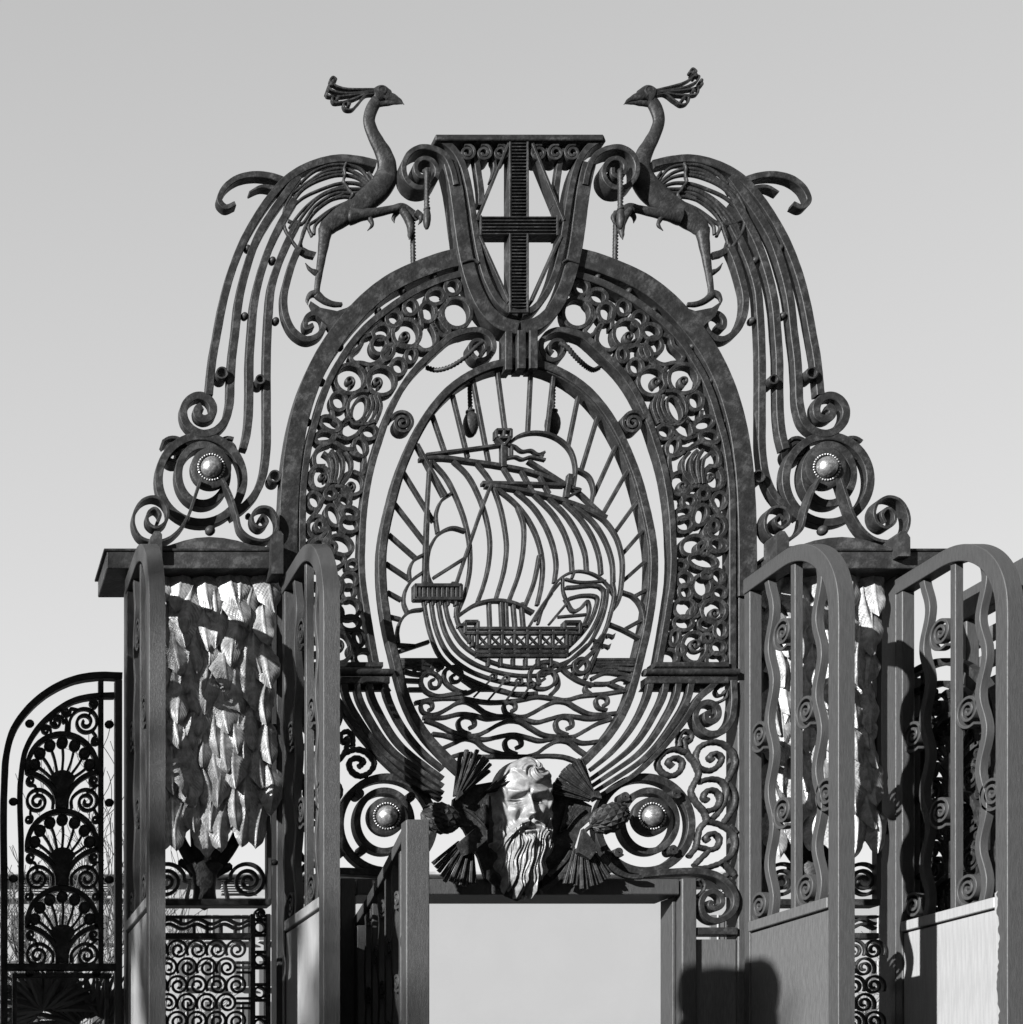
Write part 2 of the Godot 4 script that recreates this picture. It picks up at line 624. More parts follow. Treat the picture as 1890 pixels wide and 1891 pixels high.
func build_filigree(s: int) -> void:
	mir = s == 1
	layer(-0.012)
	fr()
	var t := thing("filigree_panel", "crescent of cast iron loops and fruits between the arch bands, on the %s half" % ["left", "right"][s], "ironwork", at(620, 1238, -0.03), "filigree halves of the arch")
	for l in LOOPS:
		ring("loop", M.cast_iron, l[0], l[1], l[2], l[3], l[4], 7.6, 0.058, rng.randf_range(-0.003, 0.003))
	for l in LOOPS_LOW:
		ring("loop", M.cast_iron, 1915 - l[0], l[1], l[2], l[3], -l[4], 7.4, 0.058, rng.randf_range(-0.003, 0.003))
	fr(630, 490, 6)
	for a in [[330,760, 250,800, 225,880, 150,950, 110,1010, 140,1065, 230,1075, 330,1095, 420,1060, 480,1000], [1010,640, 1060,740, 1070,840, 1010,915, 920,935, 850,890], [1090,560, 1150,650, 1205,730, 1150,775, 1080,730, 1030,650],
			[560,900, 640,880, 740,890, 850,900], [300,1120, 330,1220, 310,1320, 350,1400], [560,860, 540,920, 470,1060, 380,1130, 300,1200], [1140,300, 1190,380, 1120,480, 1080,560], [880,450, 900,600, 900,700]]:
		bar("tendril", M.cast_iron, a, 8, 0.058)
	fr(540, 690, 6)
	for a in [[640,460, 560,560, 545,680, 600,715, 700,685, 790,590, 840,550], [450,400, 470,500, 540,540, 640,500], [430,760, 300,820, 245,930, 260,1010, 370,1020], [430,740, 540,790, 600,830, 680,830], [800,880, 805,1000, 775,1110, 680,1080],
			[250,1060, 220,1140, 250,1260, 340,1290], [380,1270, 500,1240, 600,1260, 660,1330, 640,1400], [380,1330, 330,1420, 290,1500, 200,1610], [520,1330, 480,1400, 520,1480, 580,1560], [560,700, 480,680, 420,740, 300,760],
			[390,1680, 420,1760, 370,1850, 400,1950], [560,1580, 540,1700, 600,1760]]:
		bar("tendril", M.cast_iron, a, 8, 0.058)
	# the two fruits: an open gourd of curved ribs and a sheaf of waving ribs below it
	ring("gourd_ring", M.cast_iron, 748, 395, 78, 150, 22, 5.5, 0.05, 0.004)
	for a in [[850,190, 720,205, 635,300, 622,420, 690,535], [870,235, 893,330, 845,465, 775,545], [912,235, 942,340, 905,470, 850,545], [955,240, 988,350, 955,480, 925,545], [640,500, 700,555, 790,560, 930,520]]:
		bar("gourd_rib", M.cast_iron, a, 6, 0.05, 0.004)
	for a in [[345,870, 415,925, 445,1050, 430,1215], [435,840, 490,940, 500,1070, 470,1215], [500,845, 565,950, 565,1080, 505,1220], [585,865, 655,960, 655,1080, 555,1225], [640,860, 700,900, 790,920]]:
		bar("sheaf_rib", M.cast_iron, a, 6.2, 0.05, 0.004)
	# curls inside the loops
	for c in [[1005,85,60,-70], [640,75,62,-60], [340,1140,46,-80], [650,1240,58,-60]]:
		rod("curl", M.cast_iron, spiral(c[0] - (60 if c[0] == 1005 else 0), c[1], c[2], 8, c[3] + 150, -1.3), 7, 0.06, 0.004)
	fr()
	for c in [[748,620,12], [1915-1326,1132,12], [1915-1290,1190,14]]:
		rod("curl", M.cast_iron, spiral(c[0], c[1], c[2], 2, 150, -1.5), 6, 0.06, 0.004)
	fr()
	mir = false

func build_shield() -> void:
	layer(0.03)
	fr()
	thing("heraldic_shield", "iron shield frame holding a ribbed cross at the crown of the arch", "shield", at(957.5, 640, -0.05))
	for s in 2:
		mir = s == 1
		bar("outer_band", M.iron, [833,300, 842,340, 848,380, 853,420, 859,460, 868,500, 882,540, 903,575, 930,597, 957.5,604], 25, 0.11)
		bar("inner_band", M.iron, [806,256, 824,263, 842,280, 855,304, 864,335, 871,372, 878,420, 887,470, 902,520, 922,555, 940,572, 957.5,578], 12, 0.12, 0.004)
		# great volute
		bar("volute", M.iron, [842,342, 835,312, 822,287, 800,275, 776,273, 756,284, 746,305, 750,330, 768,346, 792,345, 806,329, 806,309, 795,296, 780,294, 769,303, 769,318, 779,327, 790,322, 791,311], 10.5, 0.11, 0.01, 8)
		# scrolls under the top bar
		for k in 3:
			var x := 864.0 + k * 31.0
			bar("scroll", M.iron, spiral(x, 281, 15.5, 4, 250, 1.8), 5, 0.10, 0.0)
		bar("scroll_stem", M.iron, [874,264, 882,285, 888,320, 892,352, 892,374], 10, 0.05, -0.02, 12)
		bar("scroll_stem", M.iron, [905,264, 914,285, 918,305, 912,328], 8, 0.05, -0.02, 7)
		bar("stay", M.iron, [939,266, 881,408], 4.5, 0.09, 0.01)
		bar("stay", M.iron, [886,437, 940,557], 4.5, 0.09, 0.01)
	mir = false
	var tm := MB.new()
	var a := at(803, 263)
	var b := at(1112, 252)
	tm.box(Vector3(a.x, a.y, lz - 0.13), Vector3(b.x, b.y, lz + 0.02), 0.004)
	put(tm, "top_bar", M.iron)
	for x in [941.5, 974.0]:
		bar("upright", M.iron, [x, 262, x, 403], 3.4, 0.085, 0.012)
		bar("upright", M.iron, [x, 433, x, 578], 3.4, 0.085, 0.012)
	for x in [887.5, 1029.0]:
		bar("upright", M.iron, [x, 400, x, 436], 3.6, 0.085, 0.012)
	var y := 266.0
	while y < 576.0:
		if y < 402.0 or y > 435.0:
			bar("louvre", M.iron, [943, y, 972.5, y], 1.8, 0.08, 0.008)
		y += 6.15
	for k in 6:
		bar("louvre", M.iron, [889, 402.5 + k * 6.2, 1027.5, 402.5 + k * 6.2], 1.9, 0.08, 0.011)
	bar("foot_plate", M.iron, [940, 577, 976, 577], 4, 0.085, 0.011)
	# the clasp of three short bars under the shield
	for x in [[940.5, 13], [962.5, 15], [984.5, 15]]:
		bar("clasp_bar", M.iron, [x[0], 612, x[0], 682], x[1], 0.10, 0.0 if x[1] == 13 else 0.015)
	for s in 2:
		mir = s == 1
		# bolted tie across the band
		rod("tie", M.iron, [853,486, 866,482, 876,481, 884,486], 4.5, 0.02, 0.012)
	mir = false

func rope_set(s: int) -> void:
	mir = s == 1
	layer(0.06)
	fr(380, 90, 3.2586)
	var side: String = ["left", "right"][s]
	thing("tassel_rope", "iron rope with a tassel hanging from the %s volute beside the shield" % side, "rope", at(1325, 1100, 0), "ropes on the volutes")
	rope("cord", M.iron, [1318,735,0.0, 1325,760,0.02, 1325,860,0.02, 1325,975,0.02], 0.0125)
	var m := MB.new()
	var c := at(1325, 1035, 0.02)
	ball(m, c, Vector3(0.024, 0.068, 0.024), 14)
	ball(m, at(1325, 978, 0.02), Vector3(0.022, 0.012, 0.022), 10)
	put(m, "tassel", M.iron)
	rope("hanging_cord", M.iron, [1285,900,-0.12, 1288,1050,-0.12, 1292,1265,-0.12], 0.0125)
	layer(0.02)
	fr(630, 490, 6)
	thing("tassel_rope", "slack iron rope looped from the %s scroll, its tassel behind the rays" % side, "rope", at(1520, 1800, 0), "ropes on the inner scrolls")
	rope("cord", M.iron, [1555,880,0.02, 1480,935,0.03, 1400,1010,0.02, 1300,1075,0.0, 1200,1105,-0.03, 1100,1090,-0.07, 1010,1030,-0.10], 0.011)
	rope("hanging_cord", M.iron, [1510,1060,-0.12, 1512,1300,-0.12, 1518,1500,-0.12], 0.011)
	m = MB.new()
	ball(m, at(1520, 1650, -0.12), Vector3(0.048, 0.082, 0.045), 16)
	ball(m, at(1515, 1505, -0.12), Vector3(0.03, 0.014, 0.03), 10)
	put(m, "tassel", M.cast_iron)
	mir = false
	fr()

# ---------- peacocks and the tail roundels
func build_peacock(s: int) -> void:
	mir = s == 1
	layer(-0.045)
	fr(380, 90, 3.2586)
	thing("peacock", ["iron peacock on the arch looking right, tail bars falling to the left roundel", "iron peacock on the arch looking left, tail bars falling to the right roundel"][s], "sculpture", at(680, 1540), "peacocks on the arch")
	var m := MB.new()
	limb(m, [1045,285,36, 1008,345,38, 990,420,36, 1008,485,37, 1043,555,42, 1080,625,50, 1098,695,58, 1088,770,72, 1040,840,76, 970,900,72, 895,955,68, 815,1005,64, 745,1058,54, 712,1095,38], -0.02, 0.55)
	limb(m, [728,1075,44, 718,1150,34, 703,1250,26, 688,1350,21, 676,1440,18, 676,1482,24], -0.02, 0.7)
	limb(m, [870,1012,48, 950,1000,33, 1050,982,26, 1125,966,23, 1180,958,27, 1230,985,25, 1275,1022,20], 0.0, 0.8)
	limb(m, [1030,275,50, 1062,262,54, 1100,272,40, 1118,282,26], -0.02, 0.62)
	limb(m, [1180,975,22, 1215,1030,24, 1232,1090,22, 1226,1125,14, 1222,1155,3], 0.01, 0.9)
	limb(m, [1255,1005,20, 1285,1030,18, 1285,1055,10, 1270,1078,3], 0.03, 0.9)
	limb(m, [1160,970,18, 1138,1005,13, 1142,1036,3], -0.02, 0.9)
	limb(m, [985,1015,16, 1003,1060,11, 975,1095,3], 0.0, 0.9)
	limb(m, [672,1338,18, 632,1315,11, 606,1278,3], -0.02, 0.9)
	limb(m, [680,1462,24, 640,1468,20, 618,1500,12, 620,1530,3], -0.02, 0.9)
	limb(m, [676,1478,24, 715,1510,20, 770,1532,17, 822,1535,14], -0.01, 0.9)
	put(m, "body", M.cast_iron)
	m = MB.new()
	limb(m, [1085,272,34, 1130,282,26, 1170,297,14, 1202,322,2], -0.02, 0.7)
	limb(m, [1040,315,22, 1100,312,18, 1150,312,10, 1190,318,3], -0.02, 0.7)
	put(m, "beak", M.cast_iron)
	m = MB.new()
	var c := at(1060, 256, 0.004)
	boss(m, c, [Vector2(0.031, -0.02), Vector2(0.031, 0.004), Vector2(0.024, 0.008), Vector2(0.02, 0.002), Vector2(0.013, 0.002), Vector2(0.012, 0.008), Vector2(0.006, 0.011), Vector2(0.0, 0.011)], 20)
	put(m, "eye", M.cast_iron)
	for a in [[1040,240, 980,240, 910,240, 830,234, 775,212, 750,188, 768,166, 788,182, 770,192], [1040,250, 970,254, 900,262, 800,258, 752,240, 740,222, 760,210], [1040,256, 970,262, 870,276, 770,282, 732,272, 735,250], [1035,262, 975,266, 880,302, 815,318, 772,316, 764,292, 785,284, 795,298], [1030,268, 970,272, 915,330, 880,362, 842,356, 832,328, 850,316, 866,330]]:
		var tilted := []
		for k in range(0, a.size(), 2):
			# the second bird carries its crest higher
			var p := Vector2(a[k] - 990, a[k + 1] - 250).rotated(0.24 if s == 1 else 0.0)
			tilted.append_array([990 + p.x, 250 + p.y])
		bar("crest_plume", M.cast_iron, tilted, 3.4, 0.03, 0.0)
		var tip := MB.new()
		var n := tilted.size()
		boss(tip, at(tilted[n - 2], tilted[n - 1], 0.0), [Vector2(0.011, -0.045), Vector2(0.011, 0.002), Vector2(0.0, 0.005)], 12)
		put(tip, "crest_bud", M.cast_iron)
	# back rim and the tail bars
	var tail := [
		[1030,690, 960,672, 900,662, 810,656, 700,675, 580,722, 480,790, 400,880, 310,1010, 232,1150, 160,1330, 108,1520, 70,1720, 46,1890],
		[560,760, 490,860, 400,985, 315,1130, 248,1320, 205,1500, 182,1700, 170,1890],
		[540,900, 470,1020, 400,1160, 340,1330, 295,1530, 280,1700, 272,1890],
		[560,1030, 500,1150, 445,1280, 400,1430, 385,1580, 376,1890]]
	var low := [[1105,0, 1088,150, 1072,320], [1275,0, 1262,200, 1248,430, 1205,560, 1125,635, 1020,660, 925,622, 862,545, 850,450, 893,368, 980,327, 1060,352, 1108,430, 1090,508, 1030,532, 975,500, 972,445, 1010,420], [1430,0, 1428,300, 1418,550, 1400,680, 1372,790], [1580,0, 1580,500, 1573,850, 1540,1040, 1472,1190, 1370,1300, 1250,1380]]
	for i in 4:
		var a: Array = []
		for k in range(0, tail[i].size() - 2, 2):
			a.append(380 + tail[i][k] / 3.2586)
			a.append(90 + tail[i][k + 1] / 3.2586)
		for k in range(0, low[i].size(), 2):
			a.append(160 + low[i][k] / 4.725)
			a.append(660 + low[i][k + 1] / 4.725)
		fr()
		bar("tail_bar", M.iron, a, 14.5 if i < 2 else 14.0, 0.06, -0.002 * i)
	fr(380, 90, 3.2586)
	bar("tail_bar", M.iron, [565,1190, 540,1245, 500,1370, 474,1500, 490,1620, 540,1705, 612,1745, 685,1718, 716,1655, 696,1600, 645,1590, 605,1625, 610,1675, 650,1660], 13.5, 0.06, 0.0, 9)
	bar("tail_plume", M.iron, [560,830, 480,785, 380,752, 270,748, 180,775, 105,845, 88,905, 125,942, 182,922], 13, 0.06, -0.01, 9)
	bar("tail_plume", M.iron, [520,880, 430,832, 340,818, 268,852], 13, 0.06, -0.012, 3)
	# balls and rings that tie the tail bars
	for p in [[258,1188], [408,1260], [240,1595], [428,1625]]:
		var b := MB.new()
		ball(b, at(p[0], p[1], -0.03), Vector3(0.024, 0.024, 0.03), 12)
		put(b, "tie_ball", M.iron)
	fr(160, 660, 4.725)
	for p in [[1175,155,46], [1508,212,36], [1636,1055,48]]:
		ring("tie_ring", M.iron, p[0], p[1], p[2], p[2], 0, 3.2, 0.10, 0.03)
	# the open wing
	fr(520, 280, 5.2)
	for a in [[870,280, 760,150, 620,112, 450,122, 300,190, 190,290], [860,300, 740,200, 600,150, 420,180, 260,280, 110,390], [850,320, 740,240, 580,210, 400,250, 220,345, 105,480], [850,335, 720,290, 580,290, 380,352, 200,440, 62,575],
			[845,348, 700,345, 540,350, 380,420, 220,590, 100,790], [840,360, 700,385, 560,382, 330,510, 175,690, 70,650], [830,375, 720,425, 610,420, 420,482, 285,620, 200,830, 165,925], [815,385, 660,462, 480,545, 340,645, 268,700, 300,800], [190,270, 100,400, 35,550, 38,720, 95,825, 175,935], [470,560, 380,640, 330,700, 320,780], [600,395, 450,470, 300,600, 215,760, 190,880], [590,180, 430,205, 250,310, 120,440], [600,320, 430,380, 260,500, 130,650, 85,720]]:
		rod("wing_rib", M.cast_iron, a, 6.2, 0.024, -0.004)
	rod("wing_collar", M.cast_iron, [625,108, 605,160, 612,220, 598,290, 632,335, 655,375, 685,410, 660,455], 5.0, 0.03, 0.01, -1, 0.2)
	rod("wing_root", M.cast_iron, [840,190, 885,260, 885,330, 845,375], 5.0, 0.03, 0.004)
	m = MB.new()
	plate(m, pts([195,830, 215,900, 270,930, 345,950, 320,1000, 250,985, 190,950]), -0.06, 0.03)
	put(m, "wing_leaf", M.cast_iron)
	mir = false
	fr()

func studded_boss(c: Vector3, r: float, lift: float, mt: Material, plate_r: float) -> void:
	var m := MB.new()
	boss(m, c, [Vector2(plate_r, -0.03), Vector2(plate_r, lift * 0.25), Vector2(plate_r * 0.96, lift * 0.32), Vector2(r * 1.4, lift * 0.4), Vector2(0.0, lift * 0.4)], 40)
	put(m, "disc", M.iron)
	m = MB.new()
	var prof := []
	for k in 9:
		var a := PI * 0.5 * k / 8.0
		prof.append(Vector2(cos(a) * r, lift * 0.4 + sin(a) * r * 0.85))
	boss(m, c, prof, 36)
	put(m, "dome", mt)
	for k in 30:
		m = MB.new()
		var a := TAU * k / 30.0
		ball(m, c + Vector3(cos(a) * r * 1.24, sin(a) * r * 1.24, lift * 0.42), Vector3.ONE * r * 0.125, 8)
		put(m, "bead", mt)

func build_roundel(s: int) -> void:
	mir = s == 1
	layer(-0.05)
	fr(160, 660, 4.725)
	var side: String = ["left", "right"][s]
	thing("scroll_roundel", "ringed iron roundel with beaded boss on scrolled legs, on the %s canopy" % side, "ironwork", at(1060, 1660), "roundels on the canopies")
	ring("outer_ring", M.iron, 1002, 1060, 370, 378, 0, 15, 0.06)
	ring("inner_ring", M.iron, 1012, 1030, 212, 255, 0, 14, 0.075, 0.02)
	var c := at(1072, 1000, 0.04)
	studded_boss(c, 0.064, 0.05, M.gilt, 0.126)
	bar("leg", M.iron, [975,1120, 930,1260, 860,1450, 780,1570, 690,1640, 570,1665, 450,1625, 392,1510, 412,1385, 480,1302, 570,1280, 655,1325, 690,1415, 660,1505, 585,1545, 515,1495, 520,1415, 575,1378, 622,1430, 595,1500], 5.5, 0.085, 0.10)
	bar("leg", M.iron, [1160,1120, 1225,1250, 1285,1430, 1320,1560, 1420,1640, 1540,1650, 1618,1580, 1628,1460, 1570,1378, 1480,1372, 1420,1430, 1430,1510, 1490,1545, 1548,1490, 1505,1440, 1480,1470], 5.5, 0.085, 0.10)
	bar("rear_scroll", M.iron, spiral(775, 790, 128, 40, -140, 1.6), 6, 0.12, -0.03)
	bar("rear_scroll", M.iron, spiral(1240, 780, 110, 40, -60, -1.6), 6, 0.12, -0.03)
	var m := MB.new()
	ball(m, at(1415, 1375, -0.02), Vector3(0.018, 0.018, 0.03), 10)
	put(m, "tie_ball", M.iron)
	m = MB.new()
	ball(m, at(1073, 1525, 0.02), Vector3(0.033, 0.03, 0.033), 12)
	put(m, "ball", M.iron)
	mir = false
	fr()

# ---------- the ship medallion
const HALF_OVAL := [957.5,668, 930,670, 905,676, 880,686, 855,700, 830,719, 805,746, 785,774, 768,805, 755,833, 744,860, 733,892, 725,922, 717,955, 711,985, 707,1015, 706,1045, 708,1090, 713,1130, 720,1168, 730,1210, 742,1258, 755,1298, 772,1332, 793,1362, 815,1386, 850,1420, 872,1438]

func build_medallion() -> void:
	layer(0.0)
	fr()
	thing("ship_medallion", "oval iron medallion with a sailing ship above curling waves", "medallion", at(957.5, 1440, -0.04))
	for s in 2:
		mir = s == 1
		bar("oval_rim", M.iron, HALF_OVAL, 14, 0.075, 0.004)
		bar("oval_lining", M.iron, [957.5,675, 930,677, 906,683, 882,693, 858,707, 834,726, 810,752, 791,779, 774,809, 761,837, 750,864, 740,895, 732,925, 724,957, 718,987, 714,1016, 713,1045, 715,1089, 720,1128, 727,1166, 737,1208, 749,1255], 4, 0.085, -0.008)
	mir = false
	fr(680, 660, 3.375)
	var zr := -0.02
	for a in [[305,520, 480,850], [230,700, 420,1010], [170,890, 380,1160], [140,1090, 310,1240], [120,1270, 270,1370], [130,1450, 220,1500], [130,1600, 210,1620], [415,350, 500,600], [540,220, 635,610], [665,110, 765,635], [820,70, 870,450], [1030,60, 1010,460],
			[1170,100, 1130,460], [1325,230, 1260,550], [1445,360, 1345,690], [1560,540, 1420,850], [1635,690, 1475,970], [1690,890, 1545,1090], [1725,1070, 1595,1220], [1740,1260, 1595,1390], [1745,1440, 1670,1480], [1730,1620, 1620,1680], [180,1830, 390,1760]]:
		bar("ray", M.iron, a, 6.6, 0.03, zr)
	bar("ray", M.iron, [165,1780, 300,1790], 7.5, 0.03, zr)
	for a in [[870,540, 950,480, 1070,460, 1180,490, 1270,570, 1302,680, 1290,800]]:
		bar("sun_arc", M.iron, a, 5, 0.04, -0.004)
	for a in [[1310,690, 1385,735, 1415,825, 1400,905], [540,830, 465,885, 432,970, 442,1085], [615,1075, 530,1055, 450,1092, 397,1172, 376,1275, 388,1380, 412,1425], [355,1220, 292,1258, 265,1320, 268,1385], [350,1330, 275,1388, 236,1460, 230,1525, 252,1585], [350,1563, 262,1580, 208,1640, 190,1710, 196,1775],
			[1590,1455, 1660,1482, 1708,1540, 1726,1610, 1722,1720], [1510,1655, 1600,1692, 1705,1748]]:
		bar("cloud_line", M.iron, a, 5, 0.04, -0.004)
	# spars, masts, pennant
	bar("yard", M.iron, [325,625, 480,620, 650,642, 850,672, 1000,702, 1150,752, 1235,790], 7, 0.045, 0.0)
	bar("yard", M.iron, [365,602, 600,572, 840,540], 5, 0.04, 0.002)
	bar("yard", M.iron, [715,778, 960,782, 1230,792], 6, 0.045, 0.002)
	bar("yard", M.iron, [735,792, 900,812, 1050,842, 1230,890, 1350,932, 1492,994], 7, 0.045, 0.004)
	bar("spar", M.iron, [1005,635, 1130,715, 1240,785, 1320,835, 1410,920, 1492,992], 6, 0.04, -0.004)
	bar("mast", M.iron, [846,545, 848,680], 10, 0.04, 0.006)
	bar("mast", M.iron, [1262,728, 1238,875], 9, 0.04, 0.008)
	bar("mast", M.iron, [392,640, 372,960, 355,1410], 6, 0.04, 0.003)
	bar("mast", M.iron, [380,950, 372,1200, 378,1410], 5, 0.035, 0.001)
	for a in [[800,452, 892,452], [800,500, 892,500], [800,450, 800,502], [892,450, 892,502], [846,452, 846,500], [803,502, 846,550], [888,502, 846,550]]:
		bar("crow_nest_rail", M.iron, a, 4.5, 0.05, 0.01)
	for a in [[868,540, 915,552, 960,582, 1020,578, 1062,602, 1105,588], [868,625, 925,618, 960,632, 1015,618, 1062,626, 1108,636], [1062,602, 1090,612, 1065,626], [898,552, 898,612], [868,560, 868,625]]:
		bar("pennant", M.iron, a, 4.5, 0.03, 0.004)
	bar("pennant_tip", M.iron, [1270,810, 1325,822, 1260,860], 4, 0.03, 0.004)
	# sail ribs
	for a in [[400,640, 490,742, 560,880, 610,1020, 640,1180, 640,1320, 608,1475, 552,1612], [535,640, 620,722, 700,870, 750,1030, 766,1150, 755,1300, 722,1430, 688,1522], [680,650, 765,762, 822,900, 858,1060, 870,1170, 858,1300, 800,1512], [846,680, 905,775], [960,700, 1030,830], [1075,735, 1135,845],
			[805,808, 930,912, 1020,1032, 1070,1150, 1095,1290, 1085,1430, 1060,1540], [938,925, 972,1020, 976,1170, 950,1330, 885,1512], [925,828, 1030,922, 1110,1042, 1160,1170, 1180,1290, 1168,1400], [1040,848, 1160,972, 1230,1090, 1268,1210, 1280,1335], [1130,868, 1250,992, 1320,1110, 1360,1222, 1370,1335], [1220,888, 1340,1012, 1412,1130, 1450,1250, 1460,1350],
			[1285,915, 1410,1022, 1490,1150, 1528,1270, 1535,1400], [1350,935, 1480,1012, 1552,1112, 1588,1230, 1590,1380, 1555,1535, 1518,1585], [1076,1225, 1040,1400, 985,1545]]:
		bar("sail_rib", M.iron, a, 6.4, 0.032, 0.0)
	for a in [[770,790, 720,920, 640,1150, 548,1425], [410,1372, 600,1252], [310,540, 420,740, 490,860]]:
		bar("stay", M.iron, a, 5.5, 0.03, 0.006)
	# stern castle
	for a in [[287,1425, 578,1425], [285,1508, 580,1508], [290,1422, 290,1512], [576,1422, 576,1512]]:
		bar("castle_rail", M.iron, a, 6, 0.05, 0.02)
	for k in 9:
		bar("castle_slat", M.iron, [316 + k * 29.5, 1430, 316 + k * 29.5, 1505], 5.5, 0.04, 0.012)
	for x in [355, 535]:
		bar("castle_post", M.iron, [x - 18, 1412, x + 18, 1412], 5, 0.05, 0.018)
	for k in 4:
		bar("castle_arch", M.iron, [360 + k * 47.0, 1545, 362 + k * 47.0, 1525, 383 + k * 47.0, 1515, 404 + k * 47.0, 1525, 406 + k * 47.0, 1545], 4, 0.04, 0.012)
	# hull planks
	fr()
	for a in [[784,1110, 789,1140, 797,1172, 812,1208, 846,1241, 890,1263, 935,1278, 985,1281], [798,1112, 803,1145, 812,1175, 828,1205, 862,1234, 905,1252, 950,1262, 1000,1262], [811,1112, 817,1145, 826,1172, 842,1198, 874,1223, 915,1239, 960,1247, 1010,1246], [823,1112, 830,1143, 840,1166, 856,1189, 884,1210, 922,1226, 960,1232, 1010,1230],
			[848,1110, 844,1128, 848,1150, 860,1172, 884,1197]]:
		bar("hull_plank", M.iron, a, 6.0, 0.03, 0.004)
	fr(680, 660, 3.375)
	for a in [[1528,1400, 1540,1470, 1518,1590, 1475,1720, 1405,1830, 1310,1902, 1190,1948, 1080,1975], [1497,1440, 1480,1565, 1440,1680, 1370,1800, 1270,1880, 1150,1930], [1238,1432, 1470,1445, 1460,1560, 1420,1662, 1340,1780, 1252,1855], [1255,1502, 1340,1482, 1432,1497, 1420,1572, 1380,1662, 1310,1750, 1245,1815], [1232,1500, 1290,1580, 1330,1560, 1372,1520, 1382,1545, 1362,1640, 1328,1695]]:
		bar("bow_plank", M.iron, a, 6.0, 0.03, 0.004, -1.0, 5)
	for a in [[1045,1640, 1100,1555, 1142,1462, 1205,1372, 1300,1330, 1400,1345, 1490,1408, 1535,1478], [1218,1372, 1222,1460, 1250,1530], [1232,1378, 1305,1396, 1485,1390], [1010,1672, 1090,1542, 1200,1402], [1062,1662, 1100,1545, 1150,1470], [1132,1662, 1250,1522], [1190,1615, 1360,1600], [1290,1335, 1275,1375]]:
		bar("bow_line", M.iron, a, 4.2, 0.026, 0.002)
	bar("deck_arch", M.iron, [558,1612, 680,1535, 800,1512, 920,1532, 1035,1588], 6, 0.045, 0.006)
	for x in [760, 835, 865, 910, 962]:
		bar("deck_post", M.iron, [x, 1525, x + (6 if x < 900 else 14), 1685], 6, 0.035, 0.0)
	for a in [[600,1692, 1322,1692], [600,1722, 1322,1722]]:
		bar("bulwark_rail", M.iron, a, 5.4, 0.03, 0.016)
	for a in [[670,1808, 1245,1808], [665,1838, 1245,1838], [670,1862, 1240,1862]]:
		bar("bulwark_rail", M.iron, a, 6, 0.03, 0.016)
	for a in [[602,1650, 682,1650], [602,1650, 602,1722], [682,1650, 682,1692], [1222,1652, 1320,1652], [1222,1652, 1222,1692], [1318,1652, 1318,1722], [560,1672, 602,1672], [1318,1672, 1350,1672]]:
		bar("bulwark_block", M.iron, a, 5.5, 0.05, 0.018)
	var xs := [680, 757, 835, 912, 992, 1072, 1152, 1236]
	for i in xs.size():
		bar("bulwark_post", M.iron, [xs[i], 1700, xs[i], 1870], 4.6, 0.03, 0.014)
		if i < 7:
			bar("bulwark_brace", M.iron, [xs[i] + 6, 1732, xs[i + 1] - 6, 1802], 3.4, 0.018, 0.006)
			bar("bulwark_brace", M.iron, [xs[i] + 6, 1802, xs[i + 1] - 6, 1732], 3.4, 0.018, 0.008)
	for a in [[620,1725, 640,1775], [650,1725, 652,1800], [1262,1725, 1262,1800], [1295,1725, 1280,1775]]:
		bar("bulwark_post", M.iron, a, 5, 0.04, 0.01)
	for k in 6:
		bar("port_post", M.iron, [752 + k * 78.0, 1872, 752 + k * 78.0, 1925], 5, 0.04, 0.008)
	# waves
	fr(720, 1170, 3.9375)
	for a in [[190,500, 330,470, 460,465, 560,470, 640,485, 730,495, 860,490, 980,475, 1080,455, 1180,465, 1280,480, 1400,450, 1560,435, 1720,410], [300,590, 350,580, 430,540, 500,500, 560,490, 620,515, 700,570, 780,595, 880,595, 980,600, 1060,565, 1140,520, 1220,490, 1290,495, 1370,540, 1460,580, 1560,585, 1650,575],
			[250,605, 400,605, 520,580, 620,590, 720,615, 820,605, 920,600, 1000,625, 1080,640, 1160,620, 1260,595, 1360,600, 1460,615, 1610,598], [262,625, 360,660, 450,705, 540,735, 640,735, 720,700, 800,655, 880,630, 950,635, 1030,680, 1120,730, 1230,745, 1340,745, 1430,700, 1520,650, 1620,618], [315,725, 400,735, 500,760, 600,755, 700,765, 800,745, 900,730, 1000,750, 1100,775, 1200,760, 1300,755, 1400,790, 1530,780],
			[395,828, 480,790, 560,760, 630,775, 700,830, 780,860, 880,880, 1000,890, 1070,870, 1150,815, 1240,775, 1310,785, 1380,840, 1445,885], [460,892, 540,870, 640,890, 760,890, 900,890, 1040,890, 1180,885, 1280,895, 1390,935]]:
		bar("wave_line", M.iron, a, 7, 0.036, 0.0)
	for o in [[0, 0], [605, 5], [1275, -35]]:
		bar("wave_curl", M.iron, [310 + o[0], 590 + o[1], 245 + o[0], 565 + o[1], 233 + o[0], 515 + o[1], 270 + o[0], 490 + o[1], 312 + o[0], 505 + o[1], 312 + o[0], 545 + o[1], 285 + o[0], 552 + o[1]], 6, 0.034, 0.002)
	for o in [[0, 0], [710, 5], [340, 145]]:
		bar("wave_curl", M.iron, [590 + o[0], 732 + o[1], 515 + o[0], 690 + o[1], 505 + o[0], 640 + o[1], 550 + o[0], 602 + o[1], 612 + o[0], 615 + o[1], 622 + o[0], 665 + o[1], 585 + o[0], 682 + o[1]], 7, 0.034, 0.002)
